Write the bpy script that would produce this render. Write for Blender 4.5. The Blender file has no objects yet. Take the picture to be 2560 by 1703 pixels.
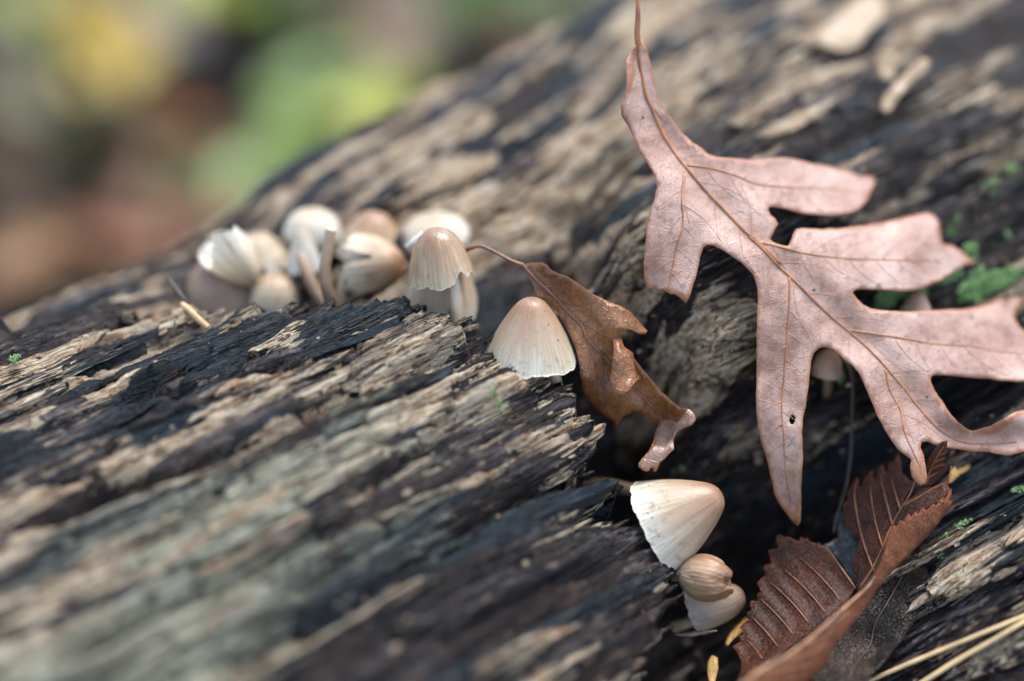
import bpy, math, random
import numpy as np
from mathutils import Vector, Matrix, geometry
random.seed(7)
rng = np.random.default_rng(11)
SC = bpy.context.scene
SC.unit_settings.system = 'METRIC'
SC.unit_settings.scale_length = 0.01          # one unit is one centimetre
COL = SC.collection

# ------------------------------------------------------------------ camera
PITCH = math.radians(35.0)
CAM = np.array([0.0, 0.0, 45.0])
RT = np.array([1.0, 0.0, 0.0])
UP = np.array([0.0, math.sin(PITCH), math.cos(PITCH)])
FW = np.array([0.0, math.cos(PITCH), -math.sin(PITCH)])
FPX = 50.0 / 36.0 * 2560.0
cd = bpy.data.cameras.new('camera')
cd.lens = 50.0
cd.sensor_width = 36.0
cd.clip_start = 0.5
cd.clip_end = 9000.0
cd.dof.use_dof = True
cd.dof.focus_distance = 25.0
cd.dof.aperture_fstop = 0.0260                  # f/2.6 with the scene in centimetres
cd.dof.aperture_blades = 0
cam = bpy.data.objects.new('camera', cd)
COL.objects.link(cam)
cam.matrix_world = Matrix(((RT[0], UP[0], -FW[0], CAM[0]), (RT[1], UP[1], -FW[1], CAM[1]), (RT[2], UP[2], -FW[2], CAM[2]), (0, 0, 0, 1)))
SC.camera = cam

# ------------------------------------------------------------------ light
SUN_EL, SUN_AZ = math.radians(63), math.radians(36)
w = bpy.data.worlds.new('World')
SC.world = w
w.use_nodes = True
nt = w.node_tree
bg = nt.nodes['Background']
sky = nt.nodes.new('ShaderNodeTexSky')
sky.sky_type = 'NISHITA'
sky.sun_disc = False
sky.sun_elevation = SUN_EL
sky.sun_rotation = SUN_AZ
sky.air_density = 1.0
sky.dust_density = 1.5
sky.ozone_density = 1.0
hs = nt.nodes.new('ShaderNodeHueSaturation')   # overcast: the blue is mostly washed out
hs.inputs['Saturation'].default_value = 0.70
nt.links.new(sky.outputs[0], hs.inputs['Color'])
nt.links.new(hs.outputs[0], bg.inputs['Color'])
bg.inputs['Strength'].default_value = 0.13
sd = bpy.data.lights.new('sun', 'SUN')
sd.energy = 1.4
sd.angle = math.radians(30)
sd.color = (1.0, 0.97, 0.93)
sun = bpy.data.objects.new('sun', sd)
COL.objects.link(sun)
sun.rotation_euler = Vector((-math.sin(SUN_AZ) * math.cos(SUN_EL), -math.cos(SUN_AZ) * math.cos(SUN_EL), -math.sin(SUN_EL))).to_track_quat('-Z', 'Y').to_euler()
SC.view_settings.view_transform = 'Standard'
SC.view_settings.look = 'None'
SC.view_settings.gamma = 1.0
SC.view_settings.exposure = 1.90
SC.render.engine = 'CYCLES'
SC.cycles.use_denoising = True
SC.cycles.max_bounces = 6
SC.cycles.use_adaptive_sampling = False

# ------------------------------------------------------------------ helpers
def pt(x, y, D):
    """the point seen at photo pixel (x, y), D centimetres in front of the lens"""
    x = np.asarray(x, float); y = np.asarray(y, float); D = np.asarray(D, float)
    xn = (x - 1280.0) / FPX; yn = (y - 851.5) / FPX
    return CAM + D[..., None] * (xn[..., None] * RT - yn[..., None] * UP + FW)

def cdir(r, u, t):
    """direction: r right, u up, t towards the camera"""
    v = r * RT + u * UP - t * FW
    return v / np.linalg.norm(v)

def _h(ix, iy, s):
    n = (ix.astype(np.int64) * 374761393 + iy.astype(np.int64) * 668265263 + s * 1442695041) & 0xffffffff
    n = ((n ^ (n >> 13)) * 1274126177) & 0xffffffff
    n = ((n ^ (n >> 16)) * 2246822519) & 0xffffffff
    n = n ^ (n >> 15)
    return (n & 0xffffff) / float(0x7fffff) - 1.0

def vn(x, y, s=0):
    x = np.asarray(x, float); y = np.asarray(y, float)
    x, y = np.broadcast_arrays(x, y)
    xi = np.floor(x); yi = np.floor(y)
    fx = x - xi; fy = y - yi
    fx = fx * fx * fx * (fx * (fx * 6 - 15) + 10); fy = fy * fy * fy * (fy * (fy * 6 - 15) + 10)
    a = _h(xi, yi, s); b = _h(xi + 1, yi, s); c = _h(xi, yi + 1, s); d = _h(xi + 1, yi + 1, s)
    return (a * (1 - fx) + b * fx) * (1 - fy) + (c * (1 - fx) + d * fx) * fy

def fbm(x, y, o=4, s=0, gain=0.5):
    t = 0.0; a = 1.0; n = 0.0
    for i in range(o):
        t = t + a * vn(np.asarray(x) * 2 ** i + 17.3 * i, np.asarray(y) * 2 ** i - 9.1 * i, s + i * 31)
        n += a; a *= gain
    return t / n * 1.5

def sstep(a, b, x):
    t = np.clip((np.asarray(x, float) - a) / (b - a), 0, 1)
    return t * t * (3 - 2 * t)

def tps_fit(P, f, lam=1e-3):
    P = np.asarray(P, float); f = np.asarray(f, float); n = len(P)
    r2 = ((P[:, None] - P[None]) ** 2).sum(-1)
    K = 0.5 * r2 * np.log(r2 + 1e-9) + lam * np.eye(n)
    Q = np.hstack([np.ones((n, 1)), P])
    A = np.block([[K, Q], [Q.T, np.zeros((3, 3))]])
    return P, np.linalg.solve(A, np.concatenate([f, np.zeros(3)]))

def tps_eval(fit, X):
    P, c = fit
    X = np.asarray(X, float); sh = X.shape[:-1]; X = X.reshape(-1, 2)
    out = np.empty(len(X))
    for i in range(0, len(X), 50000):
        x = X[i:i + 50000]
        r2 = ((x[:, None] - P[None]) ** 2).sum(-1)
        out[i:i + 50000] = (0.5 * r2 * np.log(r2 + 1e-9)) @ c[:-3] + c[-3] + x @ c[-2:]
    return out.reshape(sh)

def idw(P, f, X, p=3.0):
    P = np.asarray(P, float); f = np.asarray(f, float); X = np.asarray(X, float)
    sh = X.shape[:-1]; X = X.reshape(-1, 2); out = np.empty(len(X))
    for i in range(0, len(X), 60000):
        x = X[i:i + 60000]
        ww = 1.0 / (((x[:, None] - P[None]) ** 2).sum(-1) + 1e-6) ** (p / 2)
        out[i:i + 60000] = (ww @ f) / ww.sum(1)
    return out.reshape(sh)

def set_mesh(me, V, faces, smooth=True):
    V = np.asarray(V, np.float32)
    if isinstance(faces, np.ndarray):
        k = faces.shape[1]; nf = len(faces); flat = faces.astype(np.int32).ravel(); starts = np.arange(nf, dtype=np.int32) * k
    else:
        cnt = np.array([len(f) for f in faces], np.int32); nf = len(faces)
        flat = np.concatenate([np.asarray(f, np.int32) for f in faces]); starts = np.concatenate([[0], np.cumsum(cnt)[:-1]]).astype(np.int32)
    me.vertices.add(len(V)); me.vertices.foreach_set('co', V.ravel())
    me.loops.add(len(flat)); me.loops.foreach_set('vertex_index', flat)
    me.polygons.add(nf); me.polygons.foreach_set('loop_start', starts)
    me.update(calc_edges=True)
    me.validate()
    me.polygons.foreach_set('use_smooth', [smooth] * len(me.polygons))
    me.update()

def attr(me, name, data):
    data = np.asarray(data, np.float32)
    if data.ndim == 1:
        a = me.attributes.new(name, 'FLOAT', 'POINT'); a.data.foreach_set('value', data)
    else:
        a = me.attributes.new(name, 'FLOAT_VECTOR', 'POINT'); a.data.foreach_set('vector', data.ravel())

def mk(name, V, faces, mat, parent=None, attrs=None, smooth=True, label=None, cat=None, group=None, kind=None, origin=None):
    me = bpy.data.meshes.new(name)
    V = np.asarray(V, float)
    if parent is not None:
        V = V - np.array(parent.location)
    elif origin is not None:
        V = V - np.asarray(origin)
    set_mesh(me, V, faces, smooth)
    for k, d in (attrs or {}).items():
        attr(me, k, d)
    o = bpy.data.objects.new(name, me)
    COL.objects.link(o)
    if mat: me.materials.append(mat)
    if parent is not None:
        o.parent = parent
        if parent.parent is not None:
            pass
    elif origin is not None:
        o.location = origin
    tag(o, label, cat, group, kind)
    return o

def tag(o, label=None, cat=None, group=None, kind=None):
    if label: o['label'] = label
    if cat: o['category'] = cat
    if group: o['group'] = group
    if kind: o['kind'] = kind
    return o

def thing(name, loc, label, cat, group=None):
    o = bpy.data.objects.new(name, None)
    o.empty_display_size = 0.3
    COL.objects.link(o)
    o.location = tuple(float(c) for c in loc)
    return tag(o, label, cat, group)

def grid_faces(nu, nv, closed_v=False):
    i = np.arange(nu - 1)[:, None]; j = np.arange(nv if closed_v else nv - 1)[None]
    j2 = (j + 1) % nv
    return np.stack([(i * nv + j), (i * nv + j2), ((i + 1) * nv + j2), ((i + 1) * nv + j)], -1).reshape(-1, 4)

def spline(P, n):
    """Catmull-Rom through P, n samples"""
    P = np.asarray(P, float)
    if len(P) == 2:
        t = np.linspace(0, 1, n)[:, None]; return P[0] * (1 - t) + P[1] * t
    Q = np.vstack([2 * P[0] - P[1], P, 2 * P[-1] - P[-2]])
    t = np.linspace(0, len(P) - 1 - 1e-9, n); k = t.astype(int); f = (t - k)[:, None]
    a, b, c, d = Q[k], Q[k + 1], Q[k + 2], Q[k + 3]
    return 0.5 * (2 * b + (c - a) * f + (2 * a - 5 * b + 4 * c - d) * f ** 2 + (3 * b - a - 3 * c + d) * f ** 3)

def tube(P, R, k=10, n=None, seed=0, rough=0.0, hollow=False):
    """tube through points P with radii R; returns V, F, attribute t"""
    P = np.asarray(P, float); R = np.asarray(R, float)
    n = n or max(6, len(P) * 6)
    C = spline(P, n); rr = np.interp(np.linspace(0, 1, n), np.linspace(0, 1, len(R)), R)
    T = np.gradient(C, axis=0); T /= np.linalg.norm(T, axis=1)[:, None] + 1e-12
    ref = np.array([0.3, 0.2, 0.93]) if abs(T[0] @ np.array([0.3, 0.2, 0.93])) < 0.9 else np.array([1.0, 0, 0])
    A = np.empty_like(C); a = ref
    for i in range(n):
        a = a - T[i] * (a @ T[i]); a /= np.linalg.norm(a); A[i] = a
    B = np.cross(T, A)
    th = np.linspace(0, 2 * math.pi, k, endpoint=False)
    rad = rr[:, None] * (1 + rough * fbm(np.linspace(0, n / 6.0, n)[:, None], (th[None] * 2), 3, seed))
    V = C[:, None] + rad[..., None] * (np.cos(th)[None, :, None] * A[:, None] + np.sin(th)[None, :, None] * B[:, None])
    V = V.reshape(-1, 3); F = [tuple(f) for f in grid_faces(n, k, True)]
    t = np.repeat(np.linspace(0, 1, n), k)
    V = np.vstack([V, C[0], C[-1]]); t = np.append(t, [0, 1])
    i0, i1 = n * k, n * k + 1
    for j in range(k):
        F.append((i0, (j + 1) % k, j))
        if not hollow: F.append((i1, (n - 1) * k + j, (n - 1) * k + (j + 1) % k))
    return V, F, t

# zoomed crops of the photograph that outlines were measured in
def ZC(x0, y0, s):
    return lambda X, Y: (x0 + X / s, y0 + Y / s)
Z1 = ZC(400, 480, 2.8); Z2 = ZC(1000, 560, 2.8); Z3 = ZC(1400, 1100, 2.6); Z4 = ZC(1500, 0, 2.2236); Z5 = ZC(1500, 560, 2.0368); Z6 = ZC(1760, 1100, 2.6)
def zp(Z, s):
    v = [float(a) for a in s.replace(',', ' ').split()]
    return [Z(v[i], v[i + 1]) for i in range(0, len(v), 2)]

# ------------------------------------------------------------------ node helper
class NM:
    def __init__(self, name):
        self.m = bpy.data.materials.new(name); self.m.use_nodes = True
        self.t = self.m.node_tree; self.b = self.t.nodes['Principled BSDF']
    def n(self, typ, **kw):
        x = self.t.nodes.new(typ)
        for k, v in kw.items(): setattr(x, k, v)
        return x
    def lk(self, a, b): self.t.links.new(a, b)
    def put(self, sock, v):
        if hasattr(v, 'is_output') or isinstance(v, bpy.types.NodeSocket): self.lk(v, sock)
        else: sock.default_value = v
    def at(self, name, vec=False):
        x = self.n('ShaderNodeAttribute', attribute_name=name)
        return x.outputs['Vector'] if vec else x.outputs['Fac']
    def math(self, op, a, b=0.0, c=0.0, clamp=False):
        x = self.n('ShaderNodeMath', operation=op, use_clamp=clamp)
        self.put(x.inputs[0], a); self.put(x.inputs[1], b); self.put(x.inputs[2], c)
        return x.outputs[0]
    def vmul(self, v, s):
        x = self.n('ShaderNodeVectorMath', operation='MULTIPLY'); self.put(x.inputs[0], v); x.inputs[1].default_value = s
        return x.outputs[0]
    def noise(self, vec, scale=1.0, detail=4.0, rough=0.55, dist=0.0):
        x = self.n('ShaderNodeTexNoise'); self.put(x.inputs['Vector'], vec)
        x.inputs['Scale'].default_value = scale; x.inputs['Detail'].default_value = detail
        x.inputs['Roughness'].default_value = rough; x.inputs['Distortion'].default_value = dist
        return x.outputs[0]
    def voro(self, vec, scale, feature='F1'):
        x = self.n('ShaderNodeTexVoronoi', feature=feature); self.put(x.inputs['Vector'], vec); x.inputs['Scale'].default_value = scale
        return x.outputs['Distance']
    def ramp(self, f, stops, interp='LINEAR'):
        x = self.n('ShaderNodeValToRGB'); self.put(x.inputs[0], f); cr = x.color_ramp; cr.interpolation = interp
        while len(cr.elements) < len(stops): cr.elements.new(0.5)
        for e, (p, c) in zip(cr.elements, stops):
            e.position = p; e.color = (c[0], c[1], c[2], 1) if not isinstance(c, (int, float)) else (c, c, c, 1)
        return x.outputs[0]
    def mix(self, f, a, b, mode='MIX'):
        x = self.n('ShaderNodeMix', data_type='RGBA', blend_type=mode)
        self.put(x.inputs[0], f)
        for s, v in ((x.inputs[6], a), (x.inputs[7], b)):
            if isinstance(v, tuple): s.default_value = (v[0], v[1], v[2], 1)
            else: self.lk(v, s)
        return x.outputs[2]
    def rng(self, f, a, b, c=0.0, d=1.0, smooth=True):
        x = self.n('ShaderNodeMapRange', interpolation_type='SMOOTHSTEP' if smooth else 'LINEAR')
        self.put(x.inputs[0], f)
        for i, v in enumerate((a, b, c, d)): self.put(x.inputs[1 + i], v)
        return x.outputs[0]
    def bump(self, h, strength=0.5, dist=0.05, normal=None):
        x = self.n('ShaderNodeBump'); self.put(x.inputs['Height'], h); x.inputs['Strength'].default_value = strength
        x.inputs['Distance'].default_value = dist
        if normal is not None: self.lk(normal, x.inputs['Normal'])
        return x.outputs[0]
    def pos(self): return self.n('ShaderNodeNewGeometry').outputs['Position']
    def set(self, **kw):
        names = dict(col='Base Color', rough='Roughness', nor='Normal', spec='Specular IOR Level', coat='Coat Weight', coatr='Coat Roughness', sss='Subsurface Weight', sssr='Subsurface Radius', ssss='Subsurface Scale', trans='Transmission Weight', sheen='Sheen Weight')
        for k, v in kw.items():
            s = self.b.inputs[names[k]]
            if isinstance(v, tuple) and k == 'col': s.default_value = (v[0], v[1], v[2], 1)
            else: self.put(s, v)
        return self.m

# ------------------------------------------------------------------ materials: wood
def wood_material():
    M = NM('weathered_wood')
    gc = M.at('grain', True); pale = M.at('pale'); lich = M.at('lichen'); tint = M.at('tint')
    fib = M.noise(M.vmul(gc, (0.45, 10.5, 8.0)), 1.0, 7, 0.70, 0.2)
    fine = M.noise(M.vmul(gc, (1.3, 24.0, 17.0)), 1.0, 4, 0.7, 0.1)
    blot = M.noise(M.vmul(gc, (0.36, 4.6, 3.4)), 1.0, 7, 0.70, 0.25)
    mott = M.noise(M.vmul(gc, (1.3, 11.0, 8.5)), 1.0, 6, 0.74, 0.25)
    grit = M.noise(M.vmul(gc, (11.0, 17.0, 14.0)), 1.0, 6, 0.75)
    lump = M.noise(M.vmul(gc, (3.0, 5.5, 4.5)), 1.0, 6, 0.68, 0.2)
    mixf = M.math('ADD', M.math('ADD', M.math('MULTIPLY', fib, 0.42), M.math('MULTIPLY', fine, 0.26)), M.math('ADD', M.math('MULTIPLY', grit, 0.16), M.math('MULTIPLY', lump, 0.16)))
    mixf = M.math('ADD', 0.5, M.math('MULTIPLY', M.math('SUBTRACT', mixf, 0.5), 2.05))
    dark = M.ramp(mixf, [(0.28, (0.002, 0.0024, 0.004)), (0.48, (0.006, 0.007, 0.012)), (0.62, (0.024, 0.026, 0.038)), (0.80, (0.15, 0.138, 0.135))])
    brown = M.ramp(mixf, [(0.3, (0.010, 0.006, 0.005)), (0.5, (0.055, 0.033, 0.024)), (0.66, (0.18, 0.113, 0.078)), (0.8, (0.30, 0.23, 0.18))])
    grey = M.ramp(mixf, [(0.28, (0.018, 0.016, 0.018)), (0.48, (0.12, 0.105, 0.105)), (0.62, (0.27, 0.245, 0.24)), (0.8, (0.44, 0.41, 0.39))])
    palec = M.ramp(mixf, [(0.25, (0.035, 0.020, 0.011)), (0.35, (0.24, 0.14, 0.068)), (0.45, (0.56, 0.405, 0.255)), (0.61, (0.84, 0.725, 0.54))])
    rust = M.ramp(mixf, [(0.3, (0.06, 0.02, 0.008)), (0.5, (0.32, 0.14, 0.055)), (0.7, (0.58, 0.36, 0.20))])
    lic = M.ramp(mixf, [(0.27, (0.05, 0.055, 0.046)), (0.44, (0.28, 0.285, 0.205)), (0.62, (0.60, 0.605, 0.47))])
    def crack(sx, sg, wd, gate):
        q = M.noise(M.vmul(gc, (sx, sg, sg * .6)), 1.0, 3, 0.55, 0.5)
        k = M.rng(M.math('ABSOLUTE', M.math('SUBTRACT', q, 0.5)), wd, wd * .25)
        return M.math('MULTIPLY', k, M.rng(M.noise(M.vmul(gc, (.5, 2.2, 2)), 1.0, 2, .5), gate, gate + .08))
    crk = M.math('MAXIMUM', crack(.30, 5.0, .018, .40), M.math('MULTIPLY', crack(.55, 12.0, .022, .44), .85))
    warm = M.noise(M.vmul(gc, (0.25, 1.8, 1.4)), 1.0, 3, 0.5)
    palec = M.mix(M.rng(mott, 0.535, 0.64), palec, rust)
    palec = M.mix(M.rng(warm, 0.57, 0.68, 0.0, 0.6), palec, grey)
    c = M.mix(M.rng(M.math('ADD', M.math('MULTIPLY', blot, .6), M.math('MULTIPLY', mott, .4)), 0.42, 0.58, 0.0, 0.9), dark, brown)
    c = M.mix(M.rng(M.math('ADD', M.math('MULTIPLY', warm, .5), M.math('MULTIPLY', mott, .5)), 0.50, 0.61, 0.0, 0.85), c, grey)
    teal = M.ramp(mixf, [(0.3, (0.004, 0.007, 0.010)), (0.55, (0.026, 0.043, 0.057)), (0.8, (0.10, 0.13, 0.15))])
    c = M.mix(M.rng(M.math('ADD', tint, M.math('MULTIPLY', M.math('SUBTRACT', mott, .5), .8)), 0.35, 0.65), c, teal)
    nz = M.math('ADD', M.math('ADD', M.math('MULTIPLY', fib, 0.30), M.math('MULTIPLY', blot, 0.35)), M.math('MULTIPLY', mott, 0.35))
    pm = M.rng(M.math('ADD', M.math('ADD', .5, M.math('MULTIPLY', M.math('SUBTRACT', pale, .5), .62)), M.math('MULTIPLY', M.math('SUBTRACT', nz, 0.5), 3.4)), 0.44, 0.70)
    c = M.mix(pm, c, palec)
    lm = M.rng(M.math('ADD', lich, M.math('MULTIPLY', M.math('SUBTRACT', M.math('ADD', M.math('MULTIPLY', blot, .5), M.math('MULTIPLY', mott, .5)), 0.5), 2.4)), 0.36, 0.70, 0.0, 0.9)
    c = M.mix(lm, c, lic)
    c = M.mix(M.rng(grit, 0.62, 0.72, 0.0, 0.8), c, (0.006, 0.005, 0.005))
    c = M.mix(M.math('MULTIPLY', crk, .92), c, (0.004, 0.004, 0.005))
    rough = M.math('ADD', M.math('ADD', 0.31, M.math('MULTIPLY', M.math('MAXIMUM', pm, lm), 0.40)), M.math('MULTIPLY', M.math('SUBTRACT', grit, 0.4), 0.5), clamp=True)
    h = M.math('ADD', M.math('ADD', M.math('ADD', M.math('MULTIPLY', lump, 0.9), M.math('MULTIPLY', fib, 1.0)), M.math('MULTIPLY', fine, 0.5)), M.math('SUBTRACT', M.math('ADD', M.math('MULTIPLY', grit, 0.6), M.math('MULTIPLY', mott, 0.7)), M.math('MULTIPLY', crk, 0.6)))
    return M.set(col=c, rough=rough, nor=M.bump(h, 1.0, 0.19), spec=0.30)
WOOD = wood_material()
# ------------------------------------------------------------------ the log: a cylinder in (u along, v round, h out), plus a height map
n_away = 0.003 * RT - 0.0373 * UP + 0.0400 * FW
N0 = -n_away / np.linalg.norm(n_away)
DU = RT + 0.45 * UP + 0.345 * FW
DU = DU - N0 * (DU @ N0); DU /= np.linalg.norm(DU)
EV = np.cross(N0, DU)
if EV @ FW < 0: EV = -EV
RL = 17.0
P0 = pt(1280, 851.5, 24.97)
AX = P0 - RL * N0

def cyl(u, v, h):
    a = np.asarray(v) / RL
    d = np.cos(a)[..., None] * N0 + np.sin(a)[..., None] * EV
    return AX + np.asarray(u)[..., None] * DU + (RL + np.asarray(h))[..., None] * d

def to_cyl(P):
    Q = P - AX
    u = Q @ DU; a = Q @ N0; b = Q @ EV
    return u, RL * np.arctan2(b, a), np.hypot(a, b) - RL

def tri(x, y, D):
    u, v, h = to_cyl(pt(np.array(x, float), np.array(y, float), np.array(D, float)))
    return u, v, h

LOW = [(100, 820, 27.0), (0, 830, 27), (300, 760, 27.2), (450, 740, 27.8), (520, 640, 29.0), (700, 620, 28.7), (700, 740, 27.7), (700, 470, 29.5), (1000, 560, 27.8), (1000, 700, 26.9), (1230, 720, 26.8), (1250, 450, 28.5), (1500, 300, 29.4), (1660, 60, 31.2), (1300, 200, 31), (1000, 330, 30.5), (1560, 640, 26.0), (1750, 900, 25.85), (1700, 560, 26.5), (2100, 350, 27.6), (2500, 200, 29), (2300, 60, 30.5), (2500, 450, 27.7),
       (2070, 960, 26.4), (2500, 720, 27.2), (2450, 1250, 25.6), (2330, 1400, 25.0), (2540, 1600, 24.2), (2000, 1270, 27.2), (1900, 1420, 27.8), (1800, 1130, 26.6), (2200, 1660, 25.0), (1450, 1120, 29.6), (1560, 1020, 27.6), (1650, 1010, 26.5), (1720, 1180, 26.5), (1580, 1290, 29.3), (1720, 1600, 27.6), (1330, 930, 28.2), (1440, 740, 26.2), (1250, 800, 27.6), (1700, 1480, 28.4), (1950, 900, 26.25), (1640, 820, 25.9), (1500, 820, 26.0), (1560, 900, 26.1), (1450, 790, 26.2), (1390, 690, 26.2), (1330, 640, 26.4), (1270, 690, 26.8)]
UPP = [(0, 950, 25), (0, 1300, 22.9), (60, 1600, 21.3), (400, 850, 25.6), (700, 870, 24.9), (850, 815, 25.3), (640, 800, 25.7), (400, 1250, 23), (600, 1500, 21.9), (900, 1200, 23.2), (1000, 1500, 22.4), (1300, 1620, 22.6), (1080, 830, 25), (1200, 900, 24.9), (1420, 1080, 24.7), (1250, 1250, 24.0), (1540, 1230, 25.0), (1650, 1380, 24.9), (1500, 1500, 23.8), (1620, 1640, 23.8), (300, 1690, 21.0)]
ring = [(a, b) for a in (-45, 0, 50) for b in (-30, 30)] + [(-45, 0), (50, 0)]
def hfit(ctrl):
    C = np.array(ctrl); u, v, h = tri(C[:, 0], C[:, 1], C[:, 2])
    P = np.concatenate([np.stack([u, v], 1), np.array(ring, float)]); f = np.concatenate([h, np.zeros(len(ring))])
    return tps_fit(P, f, 0.6)
FLOW, FUPP = hfit(LOW), hfit(UPP)
GU = np.linspace(-46, 60, 425); GV = np.linspace(-54, 54, 433)
gu, gv = np.meshgrid(GU, GV, indexing='ij')
fade = sstep(26, 15, np.abs(gv)) * sstep(-34, -22, gu) * sstep(46, 30, gu)
HLOW = np.clip(tps_eval(FLOW, np.stack([gu, gv], -1)), -6.5, 2.5) * fade
HUPP = np.clip(tps_eval(FUPP, np.stack([gu, gv], -1)), -3.0, 2.5) * fade

_k = np.interp(gu, [-9, -2, 3, 8, 14], [.086, .046, .028, .020, .017])        # the far side rounds away
HLOW = HLOW - np.minimum(_k * np.maximum(0, gv - 4.5) ** 2, 7.0) * sstep(40, 25, np.abs(gu)) * sstep(40, 22, np.abs(gv))

def bil(G, u, v):
    x = np.clip((u - GU[0]) / (GU[1] - GU[0]), 0, len(GU) - 1.001); y = np.clip((v - GV[0]) / (GV[1] - GV[0]), 0, len(GV) - 1.001)
    i = x.astype(int); j = y.astype(int); f = x - i; g = y - j
    return (G[i, j] * (1 - f) + G[i + 1, j] * f) * (1 - g) + (G[i, j + 1] * (1 - f) + G[i + 1, j + 1] * f) * g

# grain lines v = VG(u, g), fitted to grain directions measured in the photograph
SL = [(0, 1030, 1000, 740, 25), (200, 830, 420, 750, 27), (400, 1570, 800, 1300, 22.2), (900, 1500, 1500, 1230, 23.5), (1000, 560, 1270, 430, 28), (1500, 560, 1900, 330, 28), (2100, 370, 2500, 130, 28), (600, 560, 1000, 310, 29.5), (2200, 1500, 2500, 1300, 25), (1600, 1100, 1900, 900, 26), (800, 1100, 1150, 850, 24), (1700, 160, 2100, -60, 31), (100, 1500, 400, 1300, 22), (1500, 720, 1800, 610, 26), (1200, 1680, 1600, 1480, 23.5), (300, 1150, 600, 1010, 23.8)]
rows, rhs = [], []
for x0, y0, x1, y1, D in SL:
    # both ends on the local cylinder shell through the mid point
    um, vm, hm = tri(0.5 * (x0 + x1), 0.5 * (y0 + y1), D)
    uv = []
    for x, y in ((x0, y0), (x1, y1)):
        Ds = np.linspace(15, 45, 601); P = pt(np.full(601, x), np.full(601, y), Ds); uu, vv, hh = to_cyl(P)
        k = np.argmax(hh < hm); uv.append((uu[k], vv[k]))
    s = (uv[1][1] - uv[0][1]) / (uv[1][0] - uv[0][0])
    U, V = um / 10, vm / 10
    rows.append([1, U, V, U * V, V * V]); rhs.append(np.clip(s, -0.6, 0.6))
rows = np.array(rows); rhs = np.array(rhs)
AC = np.linalg.solve(rows.T @ rows + np.diag([0.005, 0.02, 0.02, 0.06, 0.06]), rows.T @ rhs)
def softc(x, m): return m * np.tanh(x / m)
def VG(u, g):
    u = np.asarray(u, float); g = np.asarray(g, float)
    U = softc(u, 20) / 10; G = softc(g, 12) / 10
    return g + 10 * (AC[0] * U + AC[1] * U * U / 2 + AC[2] * G * U + AC[3] * G * U * U / 2 + AC[4] * G * G * U)
def GV_inv(u, v):
    u = np.asarray(u, float); v = np.asarray(v, float)
    g = v.copy() if v.ndim else np.array(v)
    for _ in range(14):
        g = g - 0.85 * (VG(u, g) - v)
    return g

# broken right edge of the near slab layer, in photo pixels, from far to near
EDGE = [(-300, 900, 26), (0, 862, 26.2), (400, 800, 26.3), (560, 778, 26.0), (700, 785, 25.8), (850, 790, 25.5), (960, 760, 25.3), (1010, 740, 25.3), (1110, 800, 25.1), (1160, 850, 25), (1210, 895, 25), (1310, 935, 25), (1345, 965, 25), (1400, 985, 24.8), (1440, 1050, 24.7), (1455, 1130, 24.7), (1400, 1180, 24.6), (1270, 1270, 24.3), (1300, 1290, 24.4), (1500, 1245, 24.9), (1480, 1275, 24.8), (1380, 1350, 24.5), (1560, 1330, 24.9), (1690, 1370, 25), (1660, 1440, 24.8), (1640, 1500, 24.6), (1650, 1560, 24.5), (1600, 1640, 24.2), (1560, 1710, 24.0), (1500, 1900, 23.5)]
E = np.array(EDGE, float)
eu, ev, _ = tri(E[:, 0], E[:, 1], E[:, 2])
eg = GV_inv(eu, ev)
o_ = np.argsort(eg)
EG, EU = eg[o_], eu[o_]
def u_end(g):
    return np.interp(g, EG, EU, left=EU[0], right=-60.0)

def Tmask(u, g, jag=True):
    e = u_end(g)
    if jag:
        e = e + 0.22 * fbm(g * 5.0, g * 0 + 3.3, 3, 5) + 0.10 * vn(g * 22.0, g * 0, 9)
    return sstep(e + 0.10, e - 0.10, u)

def T(u, g, side=None):
    """smooth log surface height (side: True upper slab, False lower wood, None by mask)"""
    u = np.asarray(u, float); g = np.asarray(g, float)
    v = VG(u, g)
    if side is True: return bil(HUPP, u, v)
    q = g * 1.15 + 0.55 * fbm(u * 0.10, g * 0.35, 2, 88)                  # ledges along the grain where the wood steps down
    fl = np.floor(q); fr = q - fl
    gq = g + (sstep(0.55, 0.98, fr) - fr) / 1.15 * 0.9 * sstep(7.5, 5.0, g)
    lo = bil(HLOW, u, VG(u, gq))
    if side is False: return lo
    m = Tmask(u, g)
    return lo * (1 - m) + bil(HUPP, u, v) * m

T_plain = T
QU = np.linspace(-18, 24, 337); QG = np.linspace(-11, 14, 1001); GRV = None
def T(u, g, side=None):
    h = T_plain(u, g, side)
    if GRV is None: return h
    x = np.clip((np.asarray(u, float) - QU[0]) / (QU[1] - QU[0]), 0, len(QU) - 1.001); y = np.clip((np.asarray(g, float) - QG[0]) / (QG[1] - QG[0]), 0, len(QG) - 1.001)
    x, y = np.broadcast_arrays(x, y); i = x.astype(int); j = y.astype(int); a = x - i; c = y - j
    return h - ((GRV[i, j] * (1 - a) + GRV[i + 1, j] * a) * (1 - c) + (GRV[i, j + 1] * (1 - a) + GRV[i + 1, j + 1] * a) * c)

def S(u, g, h):
    return cyl(u, VG(u, g), h)

def hit(x, y, lift=0.0, side=None):
    """first point of the log surface along the ray through pixel (x, y); returns D, u, g"""
    Ds = np.linspace(17, 42, 501); P = pt(np.full(501, float(x)), np.full(501, float(y)), Ds)
    u, v, h = to_cyl(P); g = GV_inv(u, v)
    below = h < T(u, g, side) + lift
    k = int(np.argmax(below)) if below.any() else 500
    return Ds[k], float(u[k]), float(g[k])

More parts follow.
